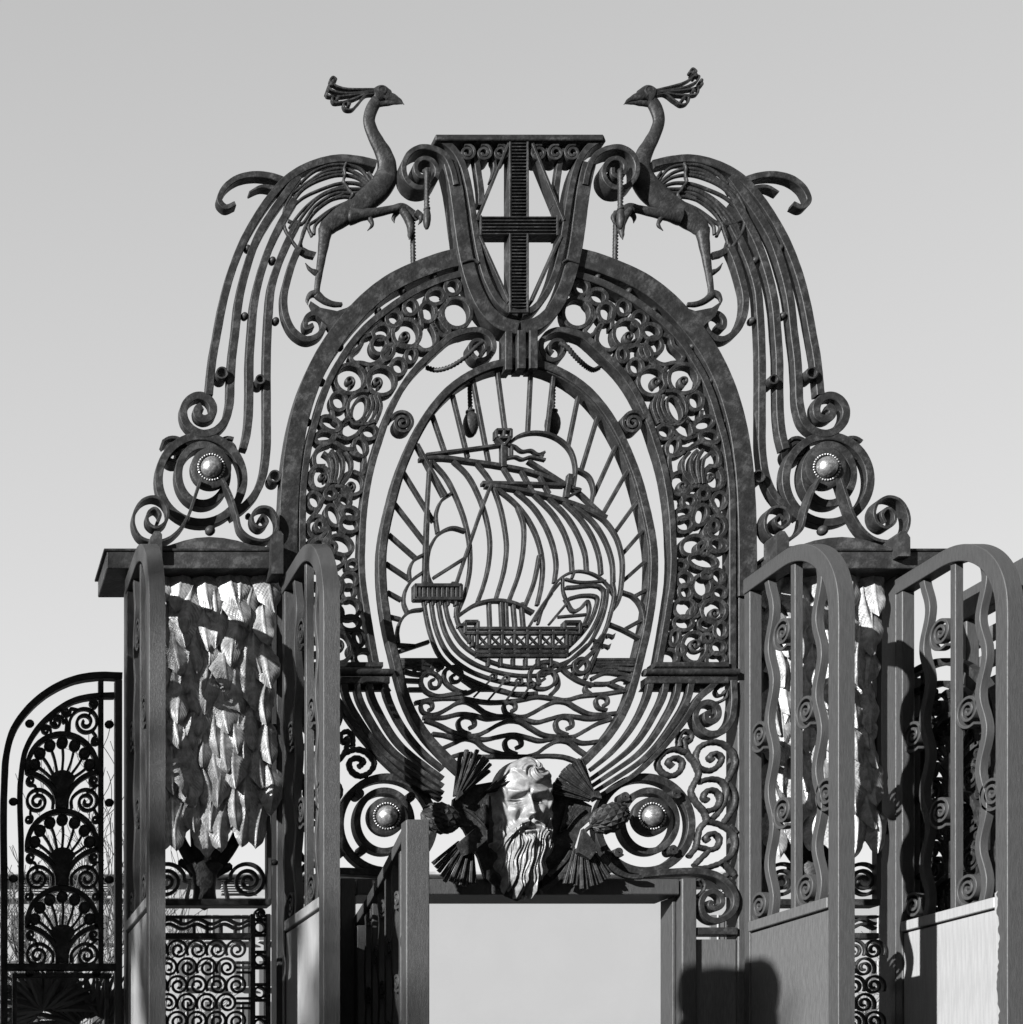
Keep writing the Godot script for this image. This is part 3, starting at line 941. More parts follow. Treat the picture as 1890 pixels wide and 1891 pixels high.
	for a in [[1480,375, 1390,345, 1300,290, 1220,222, 1120,205, 1042,250, 1020,330, 1070,392, 1150,395, 1212,342, 1195,280, 1130,258, 1080,300, 1098,345, 1132,325], [560,425, 460,440, 330,450, 250,400, 230,340, 262,287, 330,290, 372,340, 350,390, 308,388, 298,345, 330,330], [650,390, 560,430, 470,400, 400,330, 412,262, 470,240, 525,282, 510,340, 462,345, 450,312, 480,295]]:
		bar("wave_crest", M.iron, a, 8, 0.032, 0.006, 5)
	for a in [[1180,440, 1230,380, 1225,320, 1195,270], [310,270, 320,225, 355,220, 375,245, 355,262], [75,190, 390,190], [1480,190, 1800,190], [85,245, 240,212, 400,215], [105,268, 200,290, 290,292], [112,335, 230,340], [138,402, 250,402], [1475,325, 1580,280, 1680,290, 1775,312], [1490,362, 1600,358, 1700,320, 1765,342], [1600,358, 1725,412], [1480,250, 1600,225, 1790,222], [1450,360, 1430,400, 1470,440], [540,325, 640,390, 780,400, 940,440, 1080,430], [180,270, 240,215]]:
		bar("wave_line", M.iron, a, 7, 0.036, 0.0)
	for a in [[70,204, 250,212, 400,236], [78,222, 180,235, 300,262], [1470,206, 1640,204, 1795,208], [1500,235, 1640,250, 1785,262], [1470,270, 1560,262, 1660,262]]:
		bar("wave_line", M.iron, a, 8, 0.036, 0.0)
	for a in [[752,318, 612,462], [845,333, 712,490], [940,350, 850,482], [1025,372, 960,470]]:
		bar("oar", M.iron, a, 3.4, 0.02, 0.014)
		ring("oar_ring", M.iron, a[0], a[1], 22, 22, 0, 3.2, 0.025, 0.014)
	ring("anchor_ring", M.iron, 1395, 235, 52, 52, 0, 7, 0.04, 0.01)
	for a in [[1570,0, 1425,330], [1545,70, 1310,310], [1240,260, 1440,80], [1560,0, 1480,110]]:
		bar("anchor_chain", M.iron, a, 6, 0.035, 0.006)
	for p in [[1612,20], [1580,95], [1520,60]]:
		var m := MB.new()
		plate(m, pts([p[0] - 32, p[1] - 18, p[0] + 5, p[1] - 8, p[0] + 28, p[1] - 22, p[0] + 15, p[1] + 20, p[0] - 8, p[1] + 6, p[0] - 30, p[1] + 14]), 0.01, 0.03)
		put(m, "anchor_fluke", M.iron)
	fr()

# ---------- brackets, roundels, vines around the doorway
func build_bracket(s: int) -> void:
	mir = s == 0     # traced on the other half
	layer(0.0)
	fr(1130, 1240, 6)
	var side: String = ["left", "right"][s]
	thing("fluted_bracket", "fluted iron bracket sweeping down from the %s ledge to the mask" % side, "bracket", at(-200, 1380, -0.04), "fluted brackets")
	for a in [[440,110, 425,200, 340,430, 190,680, 0,900, -210,1075], [610,110, 595,220, 480,480, 280,790, 0,1030, -210,1180], [750,110, 735,230, 590,540, 370,850, 0,1125, -210,1265], [890,110, 870,240, 690,580, 440,900, 0,1215, -210,1345], [1160,110, 1110,170, 1000,265, 800,560, 520,900, 250,1150, 0,1300, -190,1410]]:
		bar("flute", M.iron, a, 12.5, 0.05, 0.0, 7.5)
	var m := MB.new()
	plate(m, pts([350,190, 430,70, 1290,65, 1290,140, 1040,200, 900,190]), -0.035, 0.03)
	put(m, "web", M.iron)
	fr()
	rod("torus", M.iron, [1190,1242, 1275,1242, 1362,1242], 13, 0.075, 0.035)
	bar("ledge", M.iron, [1208,1228, 1345,1228], 9, 0.10, 0.012)
	bar("ledge", M.iron, [1195,1256, 1345,1256], 12, 0.085, 0.004)
	mir = false

func build_door_roundel(s: int) -> void:
	mir = s == 0
	layer(-0.03)
	fr(1130, 1440, 6)
	var side: String = ["left", "right"][s]
	thing("door_roundel", "double iron ring with beaded boss beside the mask, %s of the doorway" % side, "ironwork", at(370, 1020, -0.03), "roundels above the doorway")
	ring("outer_ring", M.iron, 372, 487, 520, 520, 0, 14, 0.07, 0.0)
	ring("inner_ring", M.iron, 410, 460, 300, 335, 0, 12, 0.075, 0.015)
	studded_boss(at(405, 425, 0.03), 0.064, 0.05, M.gilt, 0.118)
	for p in [[695,160], [130,195], [660,780], [60,810]]:
		bar("coil", M.iron, spiral(p[0], p[1], 52, 10, 30, 2.0), 4, 0.09, 0.03)
	mir = false
	fr()

func build_vine(s: int) -> void:
	mir = s == 0
	layer(-0.01)
	fr(1130, 1240, 6)
	var side: String = ["left", "right"][s]
	thing("vine_scroll", "knobbly iron vine of curling tendrils climbing beside the %s door jamb" % side, "ironwork", at(1150, 2760, -0.03), "vine scrolls")
	bar("volute", M.iron, [1350,100, 1352,400, 1312,570, 1210,672, 1070,688, 960,600, 928,470, 985,370, 1085,345, 1170,400, 1180,495, 1120,555, 1055,530, 1050,470, 1095,455], 12.5, 0.07, 0.008, 10)
	rod("tendril", M.cast_iron, [1215,160, 1175,205, 1200,250, 1255,240, 1290,200, 1300,260, 1220,320, 1130,335, 1050,320], 6, 0.05, -0.01)
	for a in [[1000,1075, 955,940, 1000,830, 1110,775, 1250,785, 1360,880, 1392,1000, 1345,1130, 1285,1240], [1000,1065, 1120,1085, 1215,1025, 1245,945, 1170,895, 1105,945, 1150,975], [840,880, 710,850, 595,900, 530,1010, 590,1110, 690,1145, 790,1080, 805,985, 720,945, 650,995, 700,1040],
			[820,740, 850,870, 955,1020, 990,1130, 940,1230, 905,1320, 955,1430, 1050,1550, 1075,1640, 1010,1720, 975,1850, 965,1920, 880,2040], [1000,1210, 1120,1180, 1240,1205, 1290,1275, 1275,1420, 1205,1555, 1140,1625], [1080,1540, 1190,1495, 1225,1385, 1170,1310, 1080,1315, 1045,1395, 1095,1420], [1300,1210, 1380,1330, 1385,1460, 1320,1590, 1250,1690],
			[1090,1650, 1250,1695, 1370,1790, 1392,1900, 1345,2030, 1235,2110, 1100,2160, 950,2180], [1090,1970, 1185,1945, 1220,1845, 1155,1785, 1065,1840, 1100,1870], [960,1930, 1090,1970, 1000,2080, 940,2140], [1330,1700, 1400,1780], [1260,2110, 1330,2180, 1380,2250], [1300,2240, 1250,2300, 1330,2300]]:
		rod("tendril", M.cast_iron, a, 10.5, 0.06, 0.0, -1, 0.10, 7)
	rod("bud", M.cast_iron, [770,820, 770,720, 830,650, 900,680, 890,760, 830,770, 850,710], 9, 0.06, 0.0, -1, 0.14, 7)
	fr(1130, 1440, 6)
	bar("volute", M.iron, [330,1050, 700,1020, 980,1018, 1170,1065, 1300,1165, 1372,1300, 1352,1440, 1255,1535, 1120,1560, 1015,1485, 988,1370, 1040,1270, 1130,1240, 1212,1295, 1215,1385, 1145,1430, 1085,1392, 1110,1345], 12.5, 0.075, 0.012, 9)
	rod("tendril", M.cast_iron, [960,1290, 1040,1210, 1040,1130, 985,1105, 965,1150, 1000,1165], 6, 0.05, 0.0)
	mir = false
	fr()

func build_fan(cx: float, cy: float, a0: float, a1: float, r0: float, r1: float, n: int, tilt: float, label: String) -> void:
	# strips of iron spread from a cap, each a separate blade; angles clockwise from right, drawing units
	thing("palm_fan", label, "ironwork", at(cx, cy, 0), "palm fans round the mask")
	for k in n:
		var f := (k + 0.5) / n
		var a := deg_to_rad(lerpf(a0, a1, f))
		var d := Vector2(cos(a), sin(a))
		var rr := r1 * (0.9 + 0.1 * sin(f * PI)) * rng.randf_range(0.95, 1.03)
		var m := MB.new()
		var wide := absf(a1 - a0) * PI / 180.0 * r1 / n / fs * 0.80
		var p0 := Vector2(cx, cy) + d * r0
		var p1 := Vector2(cx, cy) + d * rr
		var dz := 0.012 * (k % 2) + tilt * sin(f * PI)
		sweep(m, pts([p0.x, p0.y, (p0.x + p1.x) * 0.5, (p0.y + p1.y) * 0.5, p1.x, p1.y]), u(wide * 0.45), u(wide), lz + dz, 0.022)
		# a raised rib on each blade
		sweep(m, pts([p0.x, p0.y, p1.x, p1.y]), u(1.2), u(2.0), lz + dz + 0.006, 0.01)
		put(m, "blade", M.cast_iron)
	var m2 := MB.new()
	var mid := deg_to_rad((a0 + a1) * 0.5)
	var h := deg_to_rad(absf(a1 - a0) * 0.5)
	var o := []
	for e in [[-0.4, 0.05], [-0.9, r0 * 1.35], [0.0, r0 * 1.75], [0.9, r0 * 1.35], [0.4, 0.05]]:
		o.append(cx + cos(mid + h * e[0]) * e[1])
		o.append(cy + sin(mid + h * e[0]) * e[1])
	plate(m2, pts(o), lz + 0.045 + tilt, 0.04)
	put(m2, "cap", M.cast_iron)

func build_cone(s: int) -> void:
	mir = s == 0
	layer(0.10)
	fr()
	var side: String = ["left", "right"][s]
	thing("pine_cone", "iron pine cone with diamond scales between the mask and the %s roundel" % side, "ornament", at(1098, 1520), "pine cones")
	var c := at(1126, 1511, 0)
	var b := Basis(Vector3(0, 0, 1), deg_to_rad(-68.0 if not mir else 68.0))
	var m := MB.new()
	ball(m, c, Vector3(0.082, 0.112, 0.082), 24, b)
	put(m, "core", M.cast_iron)
	var rows := 9
	for i in rows:
		var th := PI * (i + 0.7) / (rows + 0.4)
		var n := 10
		for k in n:
			var ph := TAU * (k + 0.5 * (i % 2)) / n
			var d := Vector3(sin(th) * cos(ph), cos(th), sin(th) * sin(ph))
			var p := d * Vector3(0.084, 0.114, 0.084)
			var up := Vector3(cos(th) * cos(ph), -sin(th), cos(th) * sin(ph))
			var sd := Vector3(-sin(ph), 0, cos(ph))
			var hw := 0.026 * maxf(0.35, sin(th))
			var hh := 0.036
			var tip := p + d * 0.011 + up * 0.003
			var cr := [p + up * hh, p + sd * hw, p - up * hh, p - sd * hw]
			m = MB.new()
			for e in 4:
				var x: Vector3 = cr[e] - d * 0.004
				var y: Vector3 = cr[(e + 1) % 4] - d * 0.004
				var nn := (x - tip).cross(y - tip).normalized()
				if nn.dot(d) < 0:
					nn = -nn
				m.tri(c + b * tip, c + b * x, c + b * y, b * nn, b * nn, b * nn)
			put(m, "scale", M.cast_iron)
	m = MB.new()
	tube(m, [c + b * Vector3(0, -0.10, 0), c + b * Vector3(0.01, -0.15, 0), c + b * Vector3(0.03, -0.19, -0.02)], [0.014, 0.012, 0.01], 8)
	put(m, "stalk", M.cast_iron)
	mir = false

func build_door_frame() -> void:
	layer(0.0)
	fr()
	thing("door_frame", "heavy dark iron lintel and jambs framing the doorway under the mask", "door frame", Vector3(AXW, 0, -0.1))
	var m := MB.new()
	var a := at(660, 1652)
	var b := at(1255.6, 1623)
	m.box(Vector3(a.x, a.y, -0.30), Vector3(b.x, b.y, 0.0), 0.006)
	put(m, "lintel", M.post_paint)
	for s in 2:
		mir = s == 0
		m = MB.new()
		var p := at(1259, 1622)
		var r := at(1286, 1622)
		m.box(Vector3(minf(p.x, r.x), 0, -0.17), Vector3(maxf(p.x, r.x), p.y, 0.008), 0.006)
		put(m, "jamb", M.post_paint)
		m = MB.new()
		p = at(1252, 1652)
		r = at(1258, 1652)
		m.box(Vector3(minf(p.x, r.x), 0, -0.21), Vector3(maxf(p.x, r.x), p.y - 0.002, -0.06), 0.003)
		put(m, "stop", M.post_paint)
		m = MB.new()
		p = at(1288, 1712)
		r = at(1365, 1726)
		m.box(Vector3(minf(p.x, r.x), r.y, -0.09), Vector3(maxf(p.x, r.x), p.y, -0.005), 0.005)
		put(m, "side_rail", M.iron)
		m = MB.new()
		p = at(1288, 1733)
		m.box(Vector3(minf(p.x, r.x), 0.0, -0.07), Vector3(maxf(p.x, r.x), p.y, -0.03), 0.004)
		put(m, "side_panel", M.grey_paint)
	mir = false

# ---------- the bearded mask
func g2(x: float, y: float, cx: float, cy: float, sx: float, sy: float) -> float:
	var a := (x - cx) / sx
	var b := (y - cy) / sy
	return exp(-(a * a + b * b))

func face_z(x: float, v: float) -> float:
	# x in metres from the middle of the face, v in metres down from the crown; returns how far it stands out
	var ax := absf(x)
	# outline of head and beard
	var w := 0.0
	if v < 0.2:
		w = 0.186 * sqrt(maxf(0.0, 1.0 - pow((0.2 - v) / 0.205, 2.0)))
	elif v < 0.5:
		w = lerpf(0.186, 0.178, (v - 0.2) / 0.3)
	else:
		w = lerpf(0.178, 0.092, pow(clampf((v - 0.5) / 0.34, 0, 1), 1.3))
		w *= 1.0 + 0.10 * sin(v * 47.0 + (1.0 if x > 0 else 2.6))
	var e := clampf(ax / maxf(w, 0.001), 0.0, 1.0)
	var z := 0.135 * pow(maxf(0.0, 1.0 - pow(e, 2.6)), 0.55)
	z *= lerpf(1.0, 0.8, clampf((v - 0.5) / 0.35, 0, 1))
	z -= 0.04 * clampf((0.10 - v) / 0.10, 0, 1)
	# forehead and brows
	z += 0.016 * g2(x, v, 0, 0.16, 0.09, 0.06)
	z += 0.030 * g2(ax, v, 0.062, 0.222 - 0.10 * (ax - 0.06) * (ax - 0.06) / 0.02, 0.05, 0.017)
	z -= 0.012 * g2(x, v, 0, 0.222, 0.012, 0.03)
	# eye sockets, balls and lids
	z -= 0.064 * g2(ax, v, 0.064, 0.266, 0.042, 0.027)
	z += 0.044 * g2(ax, v, 0.066, 0.275, 0.027, 0.014)
	z += 0.016 * g2(ax, v, 0.066, 0.2575, 0.034, 0.0045)
	z -= 0.012 * g2(ax, v, 0.066, 0.266, 0.030, 0.003) + 0.008 * g2(ax, v, 0.066, 0.287, 0.026, 0.003)
	z += 0.010 * g2(ax, v, 0.066, 0.294, 0.032, 0.005)
	z -= 0.016 * g2(ax, v, 0.064, 0.2745, 0.0065, 0.0065)
	# nose
	var nv := clampf((v - 0.215) / 0.15, 0, 1)
	if v < 0.39:
		z += lerpf(0.016, 0.072, nv) * exp(-pow(x / lerpf(0.016, 0.024, nv), 2.0)) * (1.0 - smoothstep(0.365, 0.388, v)) * smoothstep(0.20, 0.235, v)
	z += 0.030 * g2(ax, v, 0.026, 0.357, 0.014, 0.014)
	# cheeks
	z += 0.022 * g2(ax, v, 0.088, 0.325, 0.034, 0.035)
	z -= 0.028 * g2(ax, v, 0.055, 0.375, 0.022, 0.035)
	z -= 0.034 * g2(ax, v, 0.118, 0.39, 0.03, 0.05)
	# moustache: two lobes with strands that droop
	var droop := v - (0.402 + 5.0 * ax * ax + 0.22 * maxf(0.0, ax - 0.06))
	var lobe := exp(-pow(droop / 0.022, 2.0)) * smoothstep(0.0, 0.018, ax) * (1.0 - smoothstep(0.10, 0.155, ax))
	z += 0.046 * lobe * (1.0 + 0.16 * sin(ax * 60.0 + droop * 260.0))
	# mouth
	z -= 0.026 * g2(x, v, 0, 0.440, 0.040, 0.007)
	z += 0.018 * g2(x, v, 0, 0.456, 0.032, 0.009)
	z -= 0.014 * g2(x, v, 0, 0.474, 0.03, 0.007)
	z += 0.030 * g2(x, v, 0, 0.51, 0.038, 0.03)
	# beard strands
	var bd := smoothstep(0.40, 0.47, v + ax * 0.5 - 0.02) * (1.0 - g2(x, v, 0, 0.450, 0.055, 0.035))
	var wob := x + 0.009 * sin(v * 19.0 + ax * 26.0) + 0.005 * sin(v * 47.0 + x * 40.0)
	var st := sin(wob * 150.0) * 0.5 + sin(wob * 83.0 + 1.3) * 0.5
	z += bd * (0.012 * st + 0.007 * sin(wob * 330.0 + v * 26.0) + 0.003 * sin(wob * 760.0))
	z -= 0.12 * bd * smoothstep(0.74, 0.845, v + 0.04 * sin(x * 77.0 + 0.6) + 0.02 * sin(x * 190.0))
	# hair swept over the brow
	var hv := 0.115 + 0.05 * sin(x * 21.0 + 0.9) + 0.9 * maxf(0.0, ax - 0.09)
	var hr := 1.0 - smoothstep(hv - 0.012, hv + 0.012, v)
	var sw := atan2(v - 0.075, x - 0.03) + 22.0 * Vector2(x - 0.03, v - 0.075).length()
	z += hr * (0.024 + 0.010 * sin(sw * 3.0) + 0.004 * sin(sw * 9.0))
	# hair at the temples
	var tp := smoothstep(0.115, 0.15, ax) * smoothstep(0.10, 0.2, v) * (1.0 - smoothstep(0.5, 0.6, v))
	z += tp * (0.012 * sin(v * 70.0 + ax * 90.0) + 0.010)
	return maxf(z, 0.0) if e < 1.0 else 0.0

func build_mask() -> void:
	layer(0.10)
	fr()
	mir = false
	thing("bearded_mask", "pale gilded head of a bearded man over the doorway lintel", "mask", at(960, 1655))
	var top := at(969, 1402)
	var nx := 150
	var ny := 290
	var wx := 0.205
	var hv := 0.842
	var pv := []
	for j in ny + 1:
		var row := PackedVector3Array()
		var v := hv * j / ny
		for i in nx + 1:
			var x := lerpf(-wx, wx, float(i) / nx)
			var z := face_z(x, v)
			row.append(Vector3(top.x + x, top.y - v, lz - 0.06 + z))
		pv.append(row)
	var nv := []
	for j in ny + 1:
		var row := PackedVector3Array()
		for i in nx + 1:
			var a: Vector3 = pv[j][mini(i + 1, nx)] - pv[j][maxi(i - 1, 0)]
			var b: Vector3 = pv[maxi(j - 1, 0)][i] - pv[mini(j + 1, ny)][i]
			row.append(a.cross(b).normalized())
		nv.append(row)
	var m := MB.new()
	var zb := lz - 0.0599
	for j in ny:
		for i in nx:
			if pv[j][i].z <= zb and pv[j][i + 1].z <= zb and pv[j + 1][i].z <= zb and pv[j + 1][i + 1].z <= zb:
				continue
			m.quad(pv[j][i], pv[j][i + 1], pv[j + 1][i + 1], pv[j + 1][i], nv[j][i], nv[j][i + 1], nv[j + 1][i + 1], nv[j + 1][i])
	put(m, "face", M.gilt_face)
	# dark hood that carries the face
	m = MB.new()
	limb(m, [962,1425,28, 958,1470,50, 958,1540,54, 962,1600,42, 965,1648,24], -0.085, 0.5)
	put(m, "backing", M.cast_iron)
	# feathered wings of the hood on both sides
	layer(0.05)
	fr(820, 1370, 6)
	for o in [[1200,480, 1300,500, 1480,600, 1660,700, 1640,860, 1530,960, 1460,1180, 1360,1420, 1100,1660, 1150,1000], [700,480, 560,430, 330,470, 120,620, 100,800, 240,960, 290,1060, 400,1270, 470,1500, 720,1660, 680,1000]]:
		m = MB.new()
		plate(m, pts(o), 0.03, 0.03)
		put(m, "hood_wing", M.cast_iron)
	for k in 6:
		bar("feather", M.cast_iron, [1290 + k * 14, 1000 - k * 8, 1330 + k * 26, 860 - k * 6, 1370 + k * 38, 700 + k * 8], 4, 0.02, 0.0, 6)
		bar("feather", M.cast_iron, [560 - k * 14, 1000 - k * 8, 500 - k * 26, 860 - k * 6, 440 - k * 42, 680 + k * 8], 4, 0.02, 0.0, 6)
	fr()
	layer(0.10)

func build_doorway() -> void:
	build_door_frame()
	for s in 2:
		build_bracket(s)
		build_door_roundel(s)
		build_vine(s)
	build_mask()
	# fans round the mask
	layer(0.08)
	fr(820, 1370, 6)
	build_fan(1690, 665, 190, 254, 70, 540, 9, 0.03, "iron palm fan spread above the pine cone on the right of the mask")
	build_fan(1490, 990, 50, 106, 200, 650, 11, 0.03, "iron palm fan hanging down right of the beard")
	bar("strap", M.cast_iron, [1440,1160, 1340,1320, 1240,1410, 1160,1480], 7, 0.03, 0.0, 9)
	bar("strap", M.cast_iron, [1420,1280, 1330,1450, 1210,1570, 1095,1650], 7, 0.03, -0.01, 11)
	bar("strap", M.cast_iron, [1760,1250, 1900,1400, 2060,1480, 2220,1490], 12, 0.03, -0.01, 7)
	build_fan(110, 660, 276, 322, 60, 600, 9, 0.02, "iron palm fan spread above the pine cone on the left of the mask")
	build_fan(420, 580, 316, 352, 40, 350, 6, 0.06, "small iron palm fan against the hair on the left of the mask")
	build_fan(310, 980, 84, 142, 190, 640, 11, 0.02, "iron palm fan hanging down left of the beard")
	fr()
	build_cone(0)
	build_cone(1)

# ---------- canopies, leafy pylons and their grilles
func span(x0: float, y0: float, x1: float, y1: float, za: float, zb: float, ch := 0.004) -> MB:
	var a := at(x0, y0)
	var b := at(x1, y1)
	var m := MB.new()
	m.box(Vector3(minf(a.x, b.x), minf(a.y, b.y), minf(za, zb)), Vector3(maxf(a.x, b.x), maxf(a.y, b.y), maxf(za, zb)), ch)
	return m

func build_canopy(s: int) -> void:
	mir = s == 1
	layer(0.12)
	fr()
	var side: String = ["left", "right"][s]
	thing("canopy", "flat iron canopy with a curved crest over the %s leafy pylon" % side, "canopy", at(355, 1050, -0.2), "canopies")
	put(span(198, 1018, 512, 1050, lz, lz - 0.44, 0.005), "slab", M.plate_paint)
	put(span(240, 1050.5, 272, 2670, 0.03, -0.13, 0.005), "outer_leg", M.post_paint)
	put(span(192, 1013.5, 516, 1018.2, lz + 0.008, lz - 0.45, 0.003), "drip_edge", M.iron)
	var m := MB.new()
	plate(m, pts([297,1013, 297,1009, 315,1005, 340,997, 362,992, 388,990, 414,992, 440,997, 465,1005, 497,1009, 497,1013]), lz - 0.01, 0.06)
	put(m, "crest", M.plate_paint)
	# end blocks
	for x in [286.0, 508.5]:
		m = MB.new()
		var o := pts([x - 11, 1066 if x > 400 else 1034, x + 11, 1066 if x > 400 else 1034, x + 11, 994, x + 6, 988, x - 3, 988, x - 11, 1000])
		plate(m, o, lz + 0.055, 0.14)
		put(m, "end_block", M.plate_paint)
	mir = false

func leaf_mesh(seed_: int) -> ArrayMesh:
	# a broad pointed leaf folded along its midrib, wavy between the veins, 1 unit long, pointing down
	var r := RandomNumberGenerator.new()
	r.seed = seed_
	var m := MB.new()
	var nu := 18
	var nv := 72
	var p := []
	var fold := r.randf_range(0.22, 0.6)
	var curl := r.randf_range(0.04, 0.16)
	var bend := r.randf_range(-0.10, 0.10)
	var ph := r.randf_range(0.0, 6.0)
	for j in nv + 1:
		var t := float(j) / nv
		var w := 0.285 * pow(sin(PI * pow(t, 0.74)), 0.86) + 0.004
		w *= 1.0 + 0.05 * sin(t * 17.0 + ph) + 0.035 * sin(t * 31.0 + ph * 2.0)
		var row := []
		for i in nu + 1:
			var a := -1.0 + 2.0 * i / nu
			var ab := absf(a)
			var x := a * w + bend * sin(t * PI) + 0.02 * sin(t * 9.0 + ph) * ab
			var z := -fold * pow(ab, 1.15) * w + curl * 0.28 * sin(t * PI) - 0.05 * t * t
			z += 0.0135 * sin((t * 13.0 - ab * 3.6) * TAU + (0.9 if a < 0 else 0.0)) * minf(ab * 2.0, 1.0) * (1.0 - pow(ab, 4.0))
			z -= 0.14 * w * pow(ab, 3.5)
			z += 0.03 * ab * ab * sin(t * 11.0 + ph + (1.7 if a < 0 else 0.0))
			z += 0.030 * exp(-pow(a / 0.09, 2.0)) * (1.0 - 0.6 * t)
			row.append(Vector3(x, -t, z))
		p.append(row)
	var n := []
	for j in nv + 1:
		var row := []
		for i in nu + 1:
			var a: Vector3 = p[j][mini(i + 1, nu)] - p[j][maxi(i - 1, 0)]
			var b: Vector3 = p[maxi(j - 1, 0)][i] - p[mini(j + 1, nv)][i]
			row.append(a.cross(b).normalized())
		n.append(row)
	for j in nv:
		for i in nu:
			m.quad(p[j][i], p[j][i + 1], p[j + 1][i + 1], p[j + 1][i], n[j][i], n[j][i + 1], n[j + 1][i + 1], n[j + 1][i])
			var o := Vector3(0, 0, -0.012)
			m.quad(p[j][i] + o, p[j][i + 1] + o, p[j + 1][i + 1] + o, p[j + 1][i] + o, -n[j][i], -n[j][i + 1], -n[j + 1][i + 1], -n[j + 1][i])
	return m.mesh()

func build_pylon(s: int, leaves: Array) -> void:
	mir = s == 1
	layer(-0.02)
	fr()
	var side: String = ["left", "right"][s]
	var t := thing("leafy_pylon", "pollard tree of gilded metal leaves on an iron trunk, under the %s canopy" % side, "sculpture", at(385, 1660), "leafy pylons")
	# leaves hang row over row, lower rows first
	var rows := 13
	for j in rows:
		var y := 1488.0 - j * 37.0
		var n := 6
		for i in n:
			var x := 303.0 + (i + (0.5 if j % 2 else 0.0)) * 37.0 + rng.randf_range(-5, 5)
			if x > 492.0:
				continue
			var yy := y + rng.randf_range(-9, 9)
			var o := MeshInstance3D.new()
			o.mesh = leaves[rng.randi() % leaves.size()]
			o.material_override = M.gilt_leaf
			o.name = "leaf"
			t.add_child(o, true)
			var len := rng.randf_range(0.27, 0.335)
			var b := Basis(Vector3.UP, rng.randf_range(-0.2, 0.2)) * Basis(Vector3.BACK, rng.randf_range(-0.22, 0.22)) * Basis(Vector3.RIGHT, rng.randf_range(-0.22, -0.15))
			o.transform = Transform3D(b.scaled_local(Vector3(len * rng.randf_range(0.92, 1.1), len, len)), at(x, yy, 0.01 + 0.014 * (i % 2) + rng.randf_range(0.0, 0.006)) - curbase)
	# short twigs behind the leaves, trunk and boughs
	var m := MB.new()
	limb(m, [384,1664,24, 384,1640,21, 384,1612,24, 384,1592,36], -0.10, 0.6)
	put(m, "trunk", M.cast_iron)
	for a in [[372,1606,16, 356,1575,12, 340,1545,11, 330,1500,9, 322,1420,8, 318,1300,6, 316,1150,4], [378,1600,15, 372,1570,12, 369,1540,11, 368,1470,10, 366,1350,7, 366,1150,4], [392,1600,14, 403,1570,12, 410,1540,11, 414,1470,10, 416,1350,7, 418,1150,4], [398,1606,16, 418,1580,12, 440,1548,11, 456,1500,9, 466,1420,8, 472,1300,6, 474,1150,4], [372,1612,8, 350,1590,9, 338,1584,7], [398,1612,8, 424,1596,9, 434,1592,7]]:
		m = MB.new()
		limb(m, a, -0.11, 0.7)
		put(m, "bough", M.cast_iron)
	# backing bars hold the leaves
	for y in [1120, 1200, 1280, 1360, 1440]:
		bar("cross_bar", M.iron, [290, y, 497, y], 5, 0.015, -0.12)
	for x in [[497, 9], [287, 9]]:
		bar("side_strip", M.post_paint, [x[0], 1085, x[0], 1662], x[1], 0.05, 0.01)
	for y in [1105, 1217, 1342, 1467, 1592]:
		m = MB.new()
		ball(m, at(507, y, -0.01), Vector3(0.026, 0.02, 0.022), 10)
		put(m, "tie_ball", M.iron)
	# spirals at the foot
	for c in [[461, 1], [309, -1]]:
		var d: float = c[1]
		var a := [c[0] - d * 38.0, 1660, c[0] - d * 38.0, 1625]
		a.append_array(spiral(c[0], 1625, 36, 5, 180 if d > 0 else 0, 2.5 * d))
		bar("foot_spiral", M.iron, a, 6.4, 0.028, -0.02)
	mir = false

func build_grille(s: int) -> void:
	mir = s == 1
	layer(-0.02)
	fr()
	var side: String = ["left", "right"][s]
	thing("pylon_grille", "iron grille of rolling wave spirals beneath the %s leafy pylon" % side, "grille", Vector3(at(385, 1660).x, 0, lz), "pylon grilles")
	put(span(286, 1661, 500, 1673, lz + 0.02, lz - 0.09), "shelf", M.iron)
	for r in [[1701, 0.0], [1710, 1.0]]:
		var a := []
		for k in 25:
			a.append(290 + k * 7.3)
			a.append(r[0] + 4.5 * cos(k * TAU / 7.0 + r[1] * 0.3))
		bar("wave_bar", M.iron, a, 5, 0.04)
	for x in [335, 360, 384, 410, 436]:
		bar("link", M.iron, [x, 1694 if int(x) % 2 else 1704, x, 1708 if int(x) % 2 else 1725], 5, 0.03, -0.004)
	put(span(286, 1690, 464, 1695, lz, lz - 0.05), "rail", M.iron)
	put(span(286, 1722.5, 464, 1733.5, lz, lz - 0.06), "rail", M.iron)
	for j in 9:
		var n := 5 if j % 2 == 0 else 4
		for i in n:
			var x := (294.0 if n == 5 else 312.0) + i * 36.2
			var y := 1753.5 + j * 33.0
			var a := spiral(x, y, 21, 3.5, 150, 1.9, 16)
			bar("wave_spiral", M.iron, a, 4.3, 0.022)
		if j % 2 == 1:
			for k in 3:
				bar("link", M.iron, [438, 1744 + j * 33.0 + k * 9, 464, 1744 + j * 33.0 + k * 9], 4, 0.03, -0.004)
	# pierced strip at the side
	for x in [467, 495]:
		put(span(x - 4.5, 1688, x + 4.5, 2670, lz + 0.012, lz - 0.05), "stile", M.iron)
	bar("strip_scroll", M.iron, spiral(482, 1687, 10, 2, 180, 1.6), 4, 0.04)
	for k in 12:
		var y := 1712.0 + k * 60.0
		ring("diamond", M.iron, 481, y, 10, 10, 0, 4, 0.04, -0.004)
		put(span(471, y - 17, 491, y - 12, lz, lz - 0.04), "cross_piece", M.iron)
		put(span(471, y + 12, 491, y + 17, lz, lz - 0.04), "cross_piece", M.iron)
	mir = false

